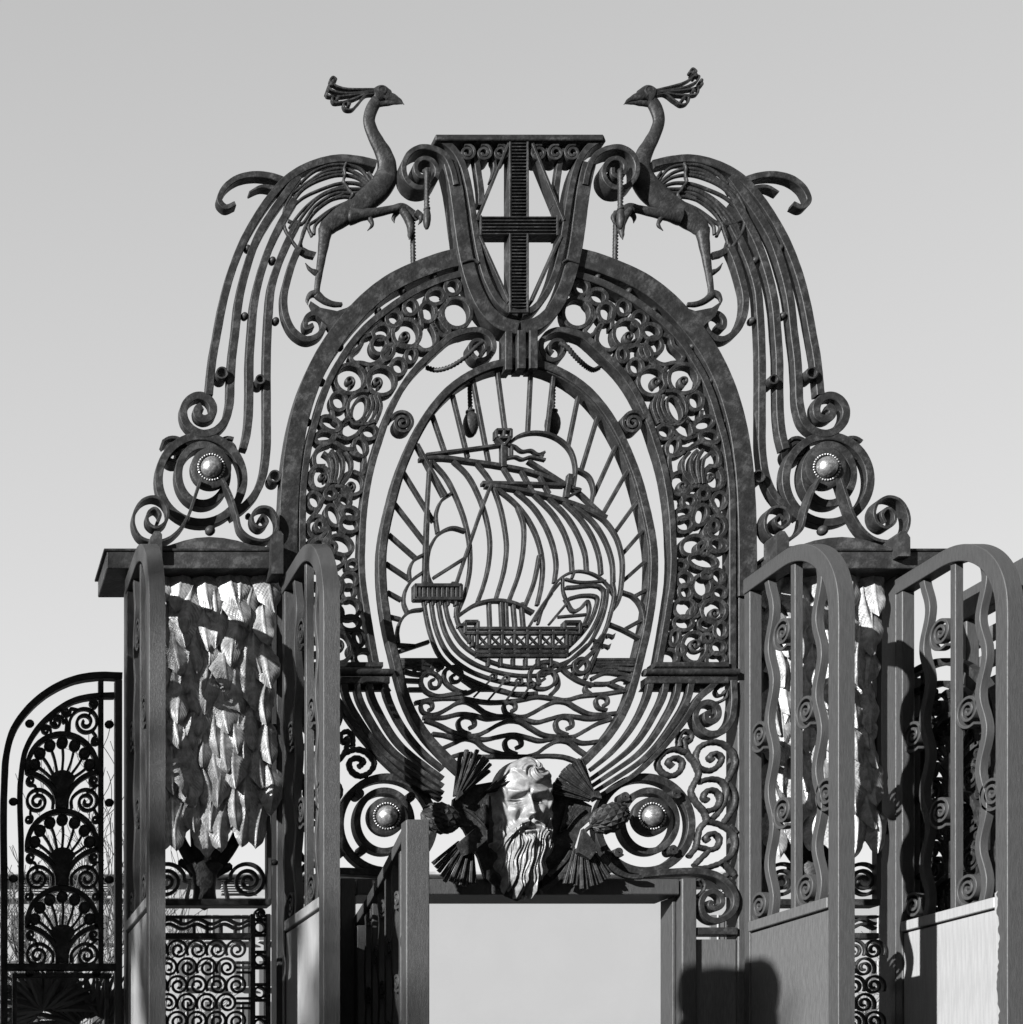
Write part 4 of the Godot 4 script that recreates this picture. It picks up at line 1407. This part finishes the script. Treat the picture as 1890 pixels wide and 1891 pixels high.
# ---------- railings that stand out from the gate, drawn in their own plane
func own_spiral(called: String, m_: Material, cx: float, cy: float, r: float, a0: float, turns: float) -> void:
	bar(called, m_, spiral(cx, cy, r, r * 0.1, a0, turns, 18), 0.0165, 0.045, -0.02)

func build_railing(x: float, pale: bool, label: String, ragged := false) -> void:
	mir = false
	loc = true
	lz = 0.0
	fr()
	var t := thing("railing", label, "railing", Vector3(x, 0, 0.05), "arched railings standing out from the gate")
	curbase = Vector3.ZERO
	t.rotation.y = -PI / 2
	var zf := 0.92
	var top := 5.31
	var r := 0.53
	# bent post: rail, quarter turn, post
	var o := [0.0, top - 0.045, zf - r - 0.02, top - 0.045]
	for k in 13:
		var a := PI * 0.5 * k / 12.0
		o.append(zf - r + sin(a) * (r - 0.045))
		o.append(top - r + cos(a) * (r - 0.045))
	o.append_array([zf - 0.045, top - r - 0.3, zf - 0.045, 2.6, zf - 0.045, 0.0])
	var m := MB.new()
	sweep(m, crom(pts(o), 3), 0.09, 0.09, 0.0, 0.09)
	put(m, "bent_post", M.post_paint)
	m = MB.new()
	m.box(Vector3(0.0, 0, -0.08), Vector3(0.06, top - 0.092, -0.005), 0.004)
	put(m, "rear_post", M.post_paint)
	# base
	m = MB.new()
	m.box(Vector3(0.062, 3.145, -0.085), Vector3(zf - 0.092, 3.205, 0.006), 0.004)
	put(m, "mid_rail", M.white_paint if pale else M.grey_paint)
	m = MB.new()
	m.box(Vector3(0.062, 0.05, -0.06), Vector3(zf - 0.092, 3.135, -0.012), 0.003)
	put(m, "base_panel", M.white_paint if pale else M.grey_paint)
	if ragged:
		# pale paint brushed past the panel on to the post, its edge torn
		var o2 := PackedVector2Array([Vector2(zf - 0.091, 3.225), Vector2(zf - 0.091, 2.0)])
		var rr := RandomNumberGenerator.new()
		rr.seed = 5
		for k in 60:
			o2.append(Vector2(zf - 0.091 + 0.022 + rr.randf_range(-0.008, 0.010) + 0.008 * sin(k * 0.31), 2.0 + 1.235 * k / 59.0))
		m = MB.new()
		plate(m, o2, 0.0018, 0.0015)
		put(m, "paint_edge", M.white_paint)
	# straight bars and wavy bars
	for b in [[0.47, false], [0.23, true], [0.69, true]]:
		var z: float = b[0]
		var ytop := top - 0.09
		if z > zf - r:
			ytop = top - r + sqrt(maxf(0.0, pow(r - 0.09, 2) - pow(z - zf + r, 2)))
		var a := []
		var n := 2 if not b[1] else 34
		for k in n:
			var y := lerpf(3.205, ytop - 0.004, float(k) / (n - 1))
			a.append(z + (0.026 * sin((y - 3.2) * TAU / 0.43) if b[1] else 0.0))
			a.append(y)
		bar("wavy_bar" if b[1] else "straight_bar", M.post_paint, a, 0.042, 0.045, -0.02, -1, 2)
	# spirals in diagonal order
	for c in [[0.125, 4.32], [0.125, 3.29], [0.36, 4.85], [0.36, 3.8], [0.585, 4.32], [0.585, 3.30], [0.77, 3.8], [0.77, 4.85 - 0.2]]:
		if c[1] < 4.6 or c[0] < 0.6:
			own_spiral("spiral", M.post_paint, c[0], c[1], 0.1, -60, -2.5)
	loc = false

# ---------- the side gates with fan palmettes
func build_side_gate(open_leaf: bool, label: String) -> void:
	loc = false
	layer(0.0)
	mir = false
	var t := thing("side_gate", label, "gate", Vector3.ZERO, "round topped side gates")
	# drawn about its hinge post
	var hx := at(221, 0).x
	var node := Node3D.new()
	fr(0, 1200, 2.7375)
	var z := -0.04
	bar("outer_frame", M.iron, [625,118, 500,115, 380,135, 260,190, 150,280, 72,390, 36,520, 27,650, 25,1200, 25,1880, 25,4020], 12.5, 0.06, z)
	bar("inner_frame", M.iron, [585,215, 480,220, 380,242, 280,302, 190,392, 132,500, 114,600, 112,1000, 112,1590], 10, 0.05, z)
	bar("stile", M.iron, [517,140, 517,1590], 9, 0.05, z)
	bar("hinge_post", M.post_paint, [606,142, 606,4020], 13, 0.06, z + 0.004)
	bar("rail", M.iron, [35,1597, 592,1597], 12, 0.06, z + 0.006)
	bar("panel_frame", M.iron, [66,1640, 570,1640], 8, 0.05, z)
	bar("panel_frame", M.iron, [78,1640, 78,4000], 8, 0.05, z - 0.003)
	bar("panel_frame", M.iron, [549,1640, 549,4000], 8, 0.05, z - 0.003)
	for p in [[155,358], [72,755], [72,1147], [560,362], [560,760], [560,1152]]:
		var m := MB.new()
		ball(m, at(p[0], p[1], z - 0.02), Vector3(0.03, 0.026, 0.028), 12)
		put(m, "bead", M.iron)
	for k in 3:
		var d := 392.0 * k
		var arc := []
		for i in 15:
			var a := PI * (1.04 - 1.08 * i / 14.0)
			arc.append(320 + cos(a) * 177)
			arc.append(590 + d - sin(a) * 178)
		bar("fan_arch", M.iron, arc, 9.5, 0.05, z)
		for sd in [-1.0, 1.0]:
			bar("fan_bow", M.iron, [320 + sd * 180, 605 + d, 320 + sd * 125, 622 + d, 320 + sd * 60, 672 + d, 320 + sd * 24, 740 + d, 320 + sd * 20, 790 + d], 9, 0.05, z)
			var sp := spiral(320 + sd * 125, 755 + d, 70, 10, 180 if sd > 0 else 0, 2.1 * sd)
			bar("fan_scroll", M.iron, [320 + sd * 48, 790 + d, 320 + sd * 48, 745 + d] + sp.slice(4), 5.5, 0.04, z)
			bar("fan_curl", M.iron, [320 + sd * 125, 715 + d] + spiral(320 + sd * 160, 650 + d, 26, 5, 60, 1.5), 4.5, 0.035, z)
			bar("fan_curl", M.iron, [320 + sd * 160, 790 + d] + spiral(320 + sd * 170, 846 + d, 22, 5, -60, 1.5), 4.5, 0.035, z)
		var hm := MB.new()
		plate(hm, pts([252,634 + d, 285,606 + d, 320,597 + d, 355,606 + d, 390,634 + d, 352,690 + d, 340,790 + d, 300,790 + d, 288,690 + d]), z + 0.006, 0.05)
		put(hm, "fan_hub", M.iron)
		for i in 7:
			var a := PI * (0.94 - 0.88 * i / 6.0)
			var e := Vector2(320 + cos(a) * 142, 595 + d - sin(a) * 138)
			var b := Vector2(320 + cos(a) * 60, 640 + d - sin(a) * 42)
			var mid := (e + b) * 0.5 + Vector2(5, 0)
			bar("fan_stem", M.iron, [b.x, b.y, mid.x, mid.y, e.x, e.y], 4.5, 0.035, z)
			var dm := MB.new()
			boss(dm, at(e.x, e.y, z), [Vector2(0.036, -0.035), Vector2(0.036, 0.0), Vector2(0.026, 0.008), Vector2(0.02, 0.003), Vector2(0.0, 0.008)], 16)
			put(dm, "fan_disc", M.iron)
	# scrolls in the head
	bar("head_scroll", M.iron, [355,395] + spiral(438, 352, 78, 10, 190, 2.1), 5.5, 0.04, z)
	bar("head_scroll", M.iron, [340,398, 338,340] + spiral(290, 352, 38, 6, 0, -1.8), 5, 0.04, z)
	bar("head_scroll", M.iron, [262,412] + spiral(236, 392, 25, 5, 0, -1.6), 4.5, 0.035, z)
	bar("head_scroll", M.iron, [400,290] + spiral(338, 300, 26, 5, -30, 1.6), 4.5, 0.035, z)
	bar("head_scroll", M.iron, [450,330] + spiral(476, 258, 24, 5, 80, -1.6), 4.5, 0.035, z)
	bar("head_scroll", M.iron, [475,400] + spiral(490, 450, 22, 5, -90, -1.6), 4.5, 0.035, z)
	# solid foot panel well below, palms in relief above it
	if open_leaf:
		# swung out: turn every part about the hinge
		for c in t.get_children():
			c.position += Vector3(-hx, 0, 0)
		t.position = Vector3(2.0 * AXW - hx + 0.06, 0, -0.02)
		t.rotation.y = PI / 2
	else:
		t.position = Vector3(hx, 0, 0)
		for c in t.get_children():
			c.position += Vector3(-hx, 0, 0)
	node.free()
	fr()

func build_door_leaf() -> void:
	loc = true
	lz = 0.0
	mir = false
	fr()
	var t := thing("door_leaf", "narrow iron door leaf standing open towards the viewer at the left jamb", "door", Vector3((652.0 - 945.0) / S, 0, 0.02))
	curbase = Vector3.ZERO
	t.rotation.y = -PI / 2
	bar("top_rail", M.post_paint, [0.0,3.22, 0.24,3.29, 0.47,3.375, 0.88,3.545], 0.06, 0.09)
	var m := MB.new()
	m.box(Vector3(0.875, 0.02, -0.125), Vector3(0.965, 3.61, 0.003), 0.005)
	put(m, "lock_stile", M.post_paint)
	m = MB.new()
	m.box(Vector3(0.0, 0.02, -0.085), Vector3(0.07, 3.19, 0.0), 0.005)
	put(m, "hinge_stile", M.post_paint)
	for k in 6:
		var z := 0.16 + k * 0.125
		var ytop := 3.2 + z * 0.36
		var a := []
		var n := 2 if k % 2 else 40
		for i in n:
			var y := lerpf(1.2, ytop - 0.01, float(i) / (n - 1))
			a.append(z + (0.014 * sin(y * TAU / 0.43) if k % 2 == 0 else 0.0))
			a.append(y)
		bar("wavy_bar" if k % 2 == 0 else "straight_bar", M.post_paint, a, 0.034, 0.05, -0.02, -1, 2)
		for y in [3.22 - 0.25 * (k % 2), 2.75 - 0.25 * (k % 2), 2.3]:
			own_spiral("spiral", M.post_paint, z + 0.062, y, 0.055, -60, -2.0)
	m = MB.new()
	m.box(Vector3(0.072, 0.03, -0.07), Vector3(0.873, 1.2, -0.02), 0.003)
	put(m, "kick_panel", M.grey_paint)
	loc = false

# ---------- what lies behind and around
func build_far() -> void:
	mir = false
	layer(0)
	fr()
	var m := MB.new()
	m.flat(Vector3(-150, 0, -200), Vector3(150, 0, -200), Vector3(150, 0, 60), Vector3(-150, 0, 60), Vector3.UP)
	structure(m, "ground", M.paving)
	# pale building across the court
	var z := -30.0
	var k := (CD - z) / CD / S
	var bx := func(px: float) -> float: return CX + (px - VX) * k
	var by := func(py: float) -> float: return EYE + (HY - py) * k
	thing("pale_building", "pale rendered building with louvred windows across the court behind the gate", "building", Vector3(12, 0, z))
	m = MB.new()
	m.box(Vector3(bx.call(-140.0), 0, z - 8), Vector3(bx.call(2100.0), by.call(1624.0), z), 0.02)
	put(m, "wall", M.render_wall)
	m = MB.new()
	m.box(Vector3(bx.call(-145.0), by.call(1623.0), z - 8.2), Vector3(bx.call(2105.0), by.call(1616.0), z + 0.5), 0.05)
	put(m, "cornice", M.trim)
	m = MB.new()
	m.box(Vector3(bx.call(-140.0), by.call(1662.0), z + 0.002), Vector3(bx.call(640.0), by.call(1657.0), z + 0.2), 0.02)
	put(m, "string_course", M.trim)
	# louvred openings under the eaves
	for x in [40.0, 150.0, 408.0, 505.0, 1330.0, 1610.0, 1720.0]:
		m = MB.new()
		m.box(Vector3(bx.call(x), by.call(1655.0), z + 0.003), Vector3(bx.call(x + 48.0), by.call(1627.0), z + 0.06), 0.01)
		var w := put(m, "louvre_window", M.glass)
		for i in 6:
			m = MB.new()
			var y: float = by.call(1652.0 - i * 4.6)
			m.box(Vector3(bx.call(x - 1), y, z + 0.062), Vector3(bx.call(x + 49.0), y + 0.03, z + 0.18), 0.008)
			var o := put(m, "louvre", M.trim, w)
	for r in [1690.0, 1775.0, 1850.0]:
		for x in [20.0, 95.0, 170.0, 330.0, 378.0, 432.0, 478.0, 1310.0, 1605.0, 1660.0]:
			m = MB.new()
			m.box(Vector3(bx.call(x), by.call(r + 48), z + 0.004), Vector3(bx.call(x + 26.0), by.call(r), z + 0.05), 0.01)
			var w := put(m, "window", M.glass)
			m = MB.new()
			m.box(Vector3(bx.call(x + 12), by.call(r + 48), z + 0.052), Vector3(bx.call(x + 14.0), by.call(r), z + 0.10), 0.01)
			put(m, "mullion", M.trim, w)
			m = MB.new()
			m.box(Vector3(bx.call(x - 2), by.call(r + 51), z + 0.004), Vector3(bx.call(x + 28.0), by.call(r + 48.3), z + 0.22), 0.02)
			put(m, "sill", M.trim, w)
	# bare trees behind the side gate
	for tr in [[40.0, 1380.0, -8.0, "bare tree with fine twigs behind the fan palmettes of the left side gate", 5], [130.0, 1560.0, -14.0, "smaller bare tree further off behind the left side gate", 11], [1720.0, 1680.0, -16.0, "low bare tree behind the right pylon and railing", 17]]:
		build_tree(tr[0], tr[1], tr[2], tr[3], tr[4])
	# palm in the lower panel of the side gate
	for p in [[95.0, 1890.0, -0.35, 200.0, 300.0, "spiky fan palm behind the foot panel of the left side gate"], [170.0, 1905.0, -0.55, 185.0, 345.0, "second fan palm further back behind the left side gate"], [1790.0, 1840.0, -0.5, 190.0, 350.0, "fan palm growing behind the opened right side gate"]]:
		build_palm(p[0], p[1], p[2], p[3], p[4], p[5])

func branch(m: MB, p: Vector3, d: Vector3, len: float, r: float, depth: int, thin := 0.0055) -> void:
	var a := [p]
	var rr := [r]
	var dir := d
	var n := 5
	for i in n:
		dir = (dir + Vector3(rng.randf_range(-0.22, 0.22), rng.randf_range(-0.10, 0.16), rng.randf_range(-0.22, 0.22))).normalized()
		a.append(a[i] + dir * len / n)
		rr.append(maxf(thin, r * lerpf(1.0, 0.5, float(i + 1) / n)))
	tube(m, a, rr, 6 if depth > 2 else 4)
	if depth <= 0:
		return
	var kids := 4 if depth > 1 else 5
	for c in kids:
		var i := rng.randi_range(2, n)
		var side := Vector3(rng.randf_range(-1, 1), rng.randf_range(0.0, 0.9), rng.randf_range(-1, 1)).normalized()
		branch(m, a[i], (dir * 0.75 + side * 0.8).normalized(), len * rng.randf_range(0.5, 0.72), rr[i] * 0.62, depth - 1, thin)

func build_tree(px: float, pytop: float, z: float, label: String, seed_: int) -> void:
	rng.seed = seed_
	var k := (CD - z) / CD / S
	var x := CX + (px - VX) * k
	var h := EYE + (HY - pytop) * k
	thing("bare_tree", label, "tree", Vector3(x, 0, z), "bare trees behind the gate")
	var m := MB.new()
	tube(m, [Vector3(x, 0, z), Vector3(x + 0.05, h * 0.2, z), Vector3(x - 0.04, h * 0.42, z + 0.05), Vector3(x + 0.02, h * 0.55, z)], [0.16, 0.13, 0.10, 0.07], 9)
	put(m, "trunk", M.bark)
	m = MB.new()
	for c in 8:
		var y := h * rng.randf_range(0.25, 0.55)
		var an := TAU * c / 8.0
		branch(m, Vector3(x, y, z), Vector3(cos(an), rng.randf_range(0.5, 1.1), sin(an)).normalized(), h * rng.randf_range(0.26, 0.36), 0.04, 3, 0.005)
	put(m, "crown", M.bark)

func build_palm(px: float, py: float, z: float, a0: float, a1: float, label: String) -> void:
	var k := (CD - z) / CD / S
	var c := Vector3(CX + (px - VX) * k, EYE + (HY - py) * k, z)
	thing("fan_palm", label, "plant", Vector3(c.x, 0, z), "fan palms behind the side gates")
	var m := MB.new()
	tube(m, [Vector3(c.x, 0, z), Vector3(c.x + 0.02, c.y * 0.5, z), c], [0.09, 0.08, 0.07], 10)
	put(m, "stem", M.bark)
	for f in 5:
		var mid := deg_to_rad(lerpf(a0, a1, (f + 0.5) / 5.0))
		var hub := c + Vector3(cos(mid) * 0.10, -sin(mid) * 0.10, rng.randf_range(-0.1, 0.1))
		for b in 13:
			var a := mid + deg_to_rad(-62.0 + 124.0 * b / 12.0)
			var d := Vector3(cos(a), -sin(a), rng.randf_range(-0.25, 0.25)).normalized()
			var ln := 0.34 * (0.8 + 0.2 * cos((b - 6) * 0.3)) * rng.randf_range(0.9, 1.08)
			m = MB.new()
			var sd := d.cross(Vector3(0, 0, 1)).normalized()
			var p0 := hub
			for i in 3:
				var t0 := i / 3.0
				var t1 := (i + 1) / 3.0
				var w0 := 0.004 + 0.014 * sin(PI * (0.15 + 0.8 * t0))
				var w1 := 0.004 + 0.014 * sin(PI * (0.15 + 0.8 * t1))
				var q0 := hub + d * ln * t0 - Vector3(0, 0.05 * t0 * t0, 0)
				var q1 := hub + d * ln * t1 - Vector3(0, 0.05 * t1 * t1, 0)
				for e in [-1.0, 1.0]:
					var off := Vector3(0, 0, -0.008)
					var nn: Vector3 = (Vector3(0, 0, 1) + sd * e * 0.5).normalized()
					m.flat(q0, q0 + sd * e * w0 + off, q1 + sd * e * w1 + off, q1, nn)
					m.flat(q0 - Vector3(0, 0, 0.003), q0 + sd * e * w0 + off * 1.4, q1 + sd * e * w1 + off * 1.4, q1 - Vector3(0, 0, 0.003), -nn)
			put(m, "leaflet", M.frond)

func build_shadow_pier() -> void:
	# added unseen blocker, shaped to throw the round shadow at the doorway's right foot
	var c := Vector2(-4.07, 3.72)
	thing("added_shadow_pier", "unseen round headed pier added outside the left edge to cast the shadow at the doorway foot", "pier", Vector3(c.x, 0, c.y))
	var m := MB.new()
	m.box(Vector3(c.x - 0.21, 0, c.y - 0.21), Vector3(c.x + 0.21, 4.76, c.y + 0.21), 0.02)
	put(m, "shaft", M.stone)
	m = MB.new()
	ball(m, Vector3(c.x, 4.90, c.y), Vector3(0.30, 0.26, 0.30), 20)
	put(m, "head", M.stone)

func build_street_side() -> void:
	# wall added out of view to keep the sun off the side gate
	thing("added_shade_wall", "unseen wall added outside the left edge to shade the closed side gate", "wall", Vector3(-3.65, 0, 0.5))
	var m := MB.new()
	m.box(Vector3(-3.75, 0, 0.05), Vector3(-3.55, 5.2, 1.02), 0.02)
	put(m, "wall", M.render_wall)
	m = MB.new()
	m.box(Vector3(-3.80, 5.201, 0.0), Vector3(-3.50, 5.28, 1.07), 0.015)
	put(m, "coping", M.stone)
	# unseen house front added behind the viewer to cut the low sky light
	thing("added_sky_blocker", "unseen dark brick front added behind the viewer to block the low sky", "building", Vector3(14, 0, 30))
	m = MB.new()
	m.box(Vector3(-20, 0, 27), Vector3(52, 17, 37), 0.05)
	put(m, "wall", M.brick)
	m = MB.new()
	m.box(Vector3(-20.3, 17.001, 26.6), Vector3(52.3, 17.5, 37.3), 0.05)
	put(m, "cornice", M.stone)
	for fl in 4:
		for k in 20:
			m = MB.new()
			var p := Vector3(-18.0 + k * 3.5, 1.4 + fl * 4.0, 26.94)
			m.box(p, p + Vector3(1.3, 2.1, 0.055), 0.01)
			put(m, "window", M.glass)
	# a tall bare street tree behind the viewer, towards the sun
	rng.seed = 77
	var b := Vector3(-19.4, 0, 12.4)
	thing("street_tree", "tall bare street tree behind the viewer, between the sun and the gate", "tree", b)
	m = MB.new()
	tube(m, [b, b + Vector3(0.1, 3, 0), b + Vector3(-0.1, 6.5, 0.2), b + Vector3(0.0, 8.5, 0)], [0.3, 0.25, 0.2, 0.14], 10)
	put(m, "trunk", M.bark)
	m = MB.new()
	for c in 6:
		var an := TAU * c / 6.0 + 0.4
		branch(m, b + Vector3(0, 6.0 + 0.4 * c, 0), Vector3(cos(an), 0.65, sin(an)).normalized(), 3.2, 0.085, 3, 0.02)
	put(m, "crown", M.bark)

func build_screen() -> void:
	# slatted screen beyond the right railing, standing out from the gate like the railings
	var x := 2.74
	var t := thing("slatted_screen", "slatted iron screen with a heavy top beam beyond the right side railing", "screen", Vector3(x, 0, 0.0))
	var m := MB.new()
	m.box(Vector3(x, 5.06, -0.02), Vector3(x + 0.10, 5.24, 2.2), 0.005)
	put(m, "top_beam", M.post_paint)
	for z in [0.0, 0.62, 1.24, 1.86]:
		m = MB.new()
		m.box(Vector3(x + 0.01, 0, z), Vector3(x + 0.09, 5.058, z + 0.07), 0.005)
		put(m, "post", M.post_paint)
	for i in 12:
		m = MB.new()
		var y := 4.90 - i * 0.155
		m.box(Vector3(x + 0.092, y, -0.01), Vector3(x + 0.13, y + 0.09, 2.2), 0.004)
		put(m, "slat", M.slat)

func _ready() -> void:
	rng.seed = 7
	setup()
	make_materials()
	build_far()
	build_arch()
	build_door_frame_group()

func build_door_frame_group() -> void:
	rng.seed = 21
	for s in 2:
		build_filigree(s)
	build_shield()
	build_medallion()
	build_doorway()
	for s in 2:
		rope_set(s)
		build_peacock(s)
		build_roundel(s)
		build_canopy(s)
	var leaves := []
	for i in 7:
		leaves.append(leaf_mesh(40 + i))
	for s in 2:
		rng.seed = 90 + s
		build_pylon(s, leaves)
		build_grille(s)
	var k := (CD - 0.05) / CD / S
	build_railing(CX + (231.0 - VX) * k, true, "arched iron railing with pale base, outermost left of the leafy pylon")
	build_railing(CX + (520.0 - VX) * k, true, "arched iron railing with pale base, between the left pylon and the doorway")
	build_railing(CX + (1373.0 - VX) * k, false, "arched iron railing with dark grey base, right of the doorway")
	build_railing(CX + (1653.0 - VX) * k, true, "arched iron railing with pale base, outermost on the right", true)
	build_side_gate(false, "round topped iron side gate of three fan palmettes, closed, far left")
	build_side_gate(true, "side gate of fan palmettes swung open behind the outermost right railing")
	build_door_leaf()
	build_screen()
	build_shadow_pier()
	build_street_side()
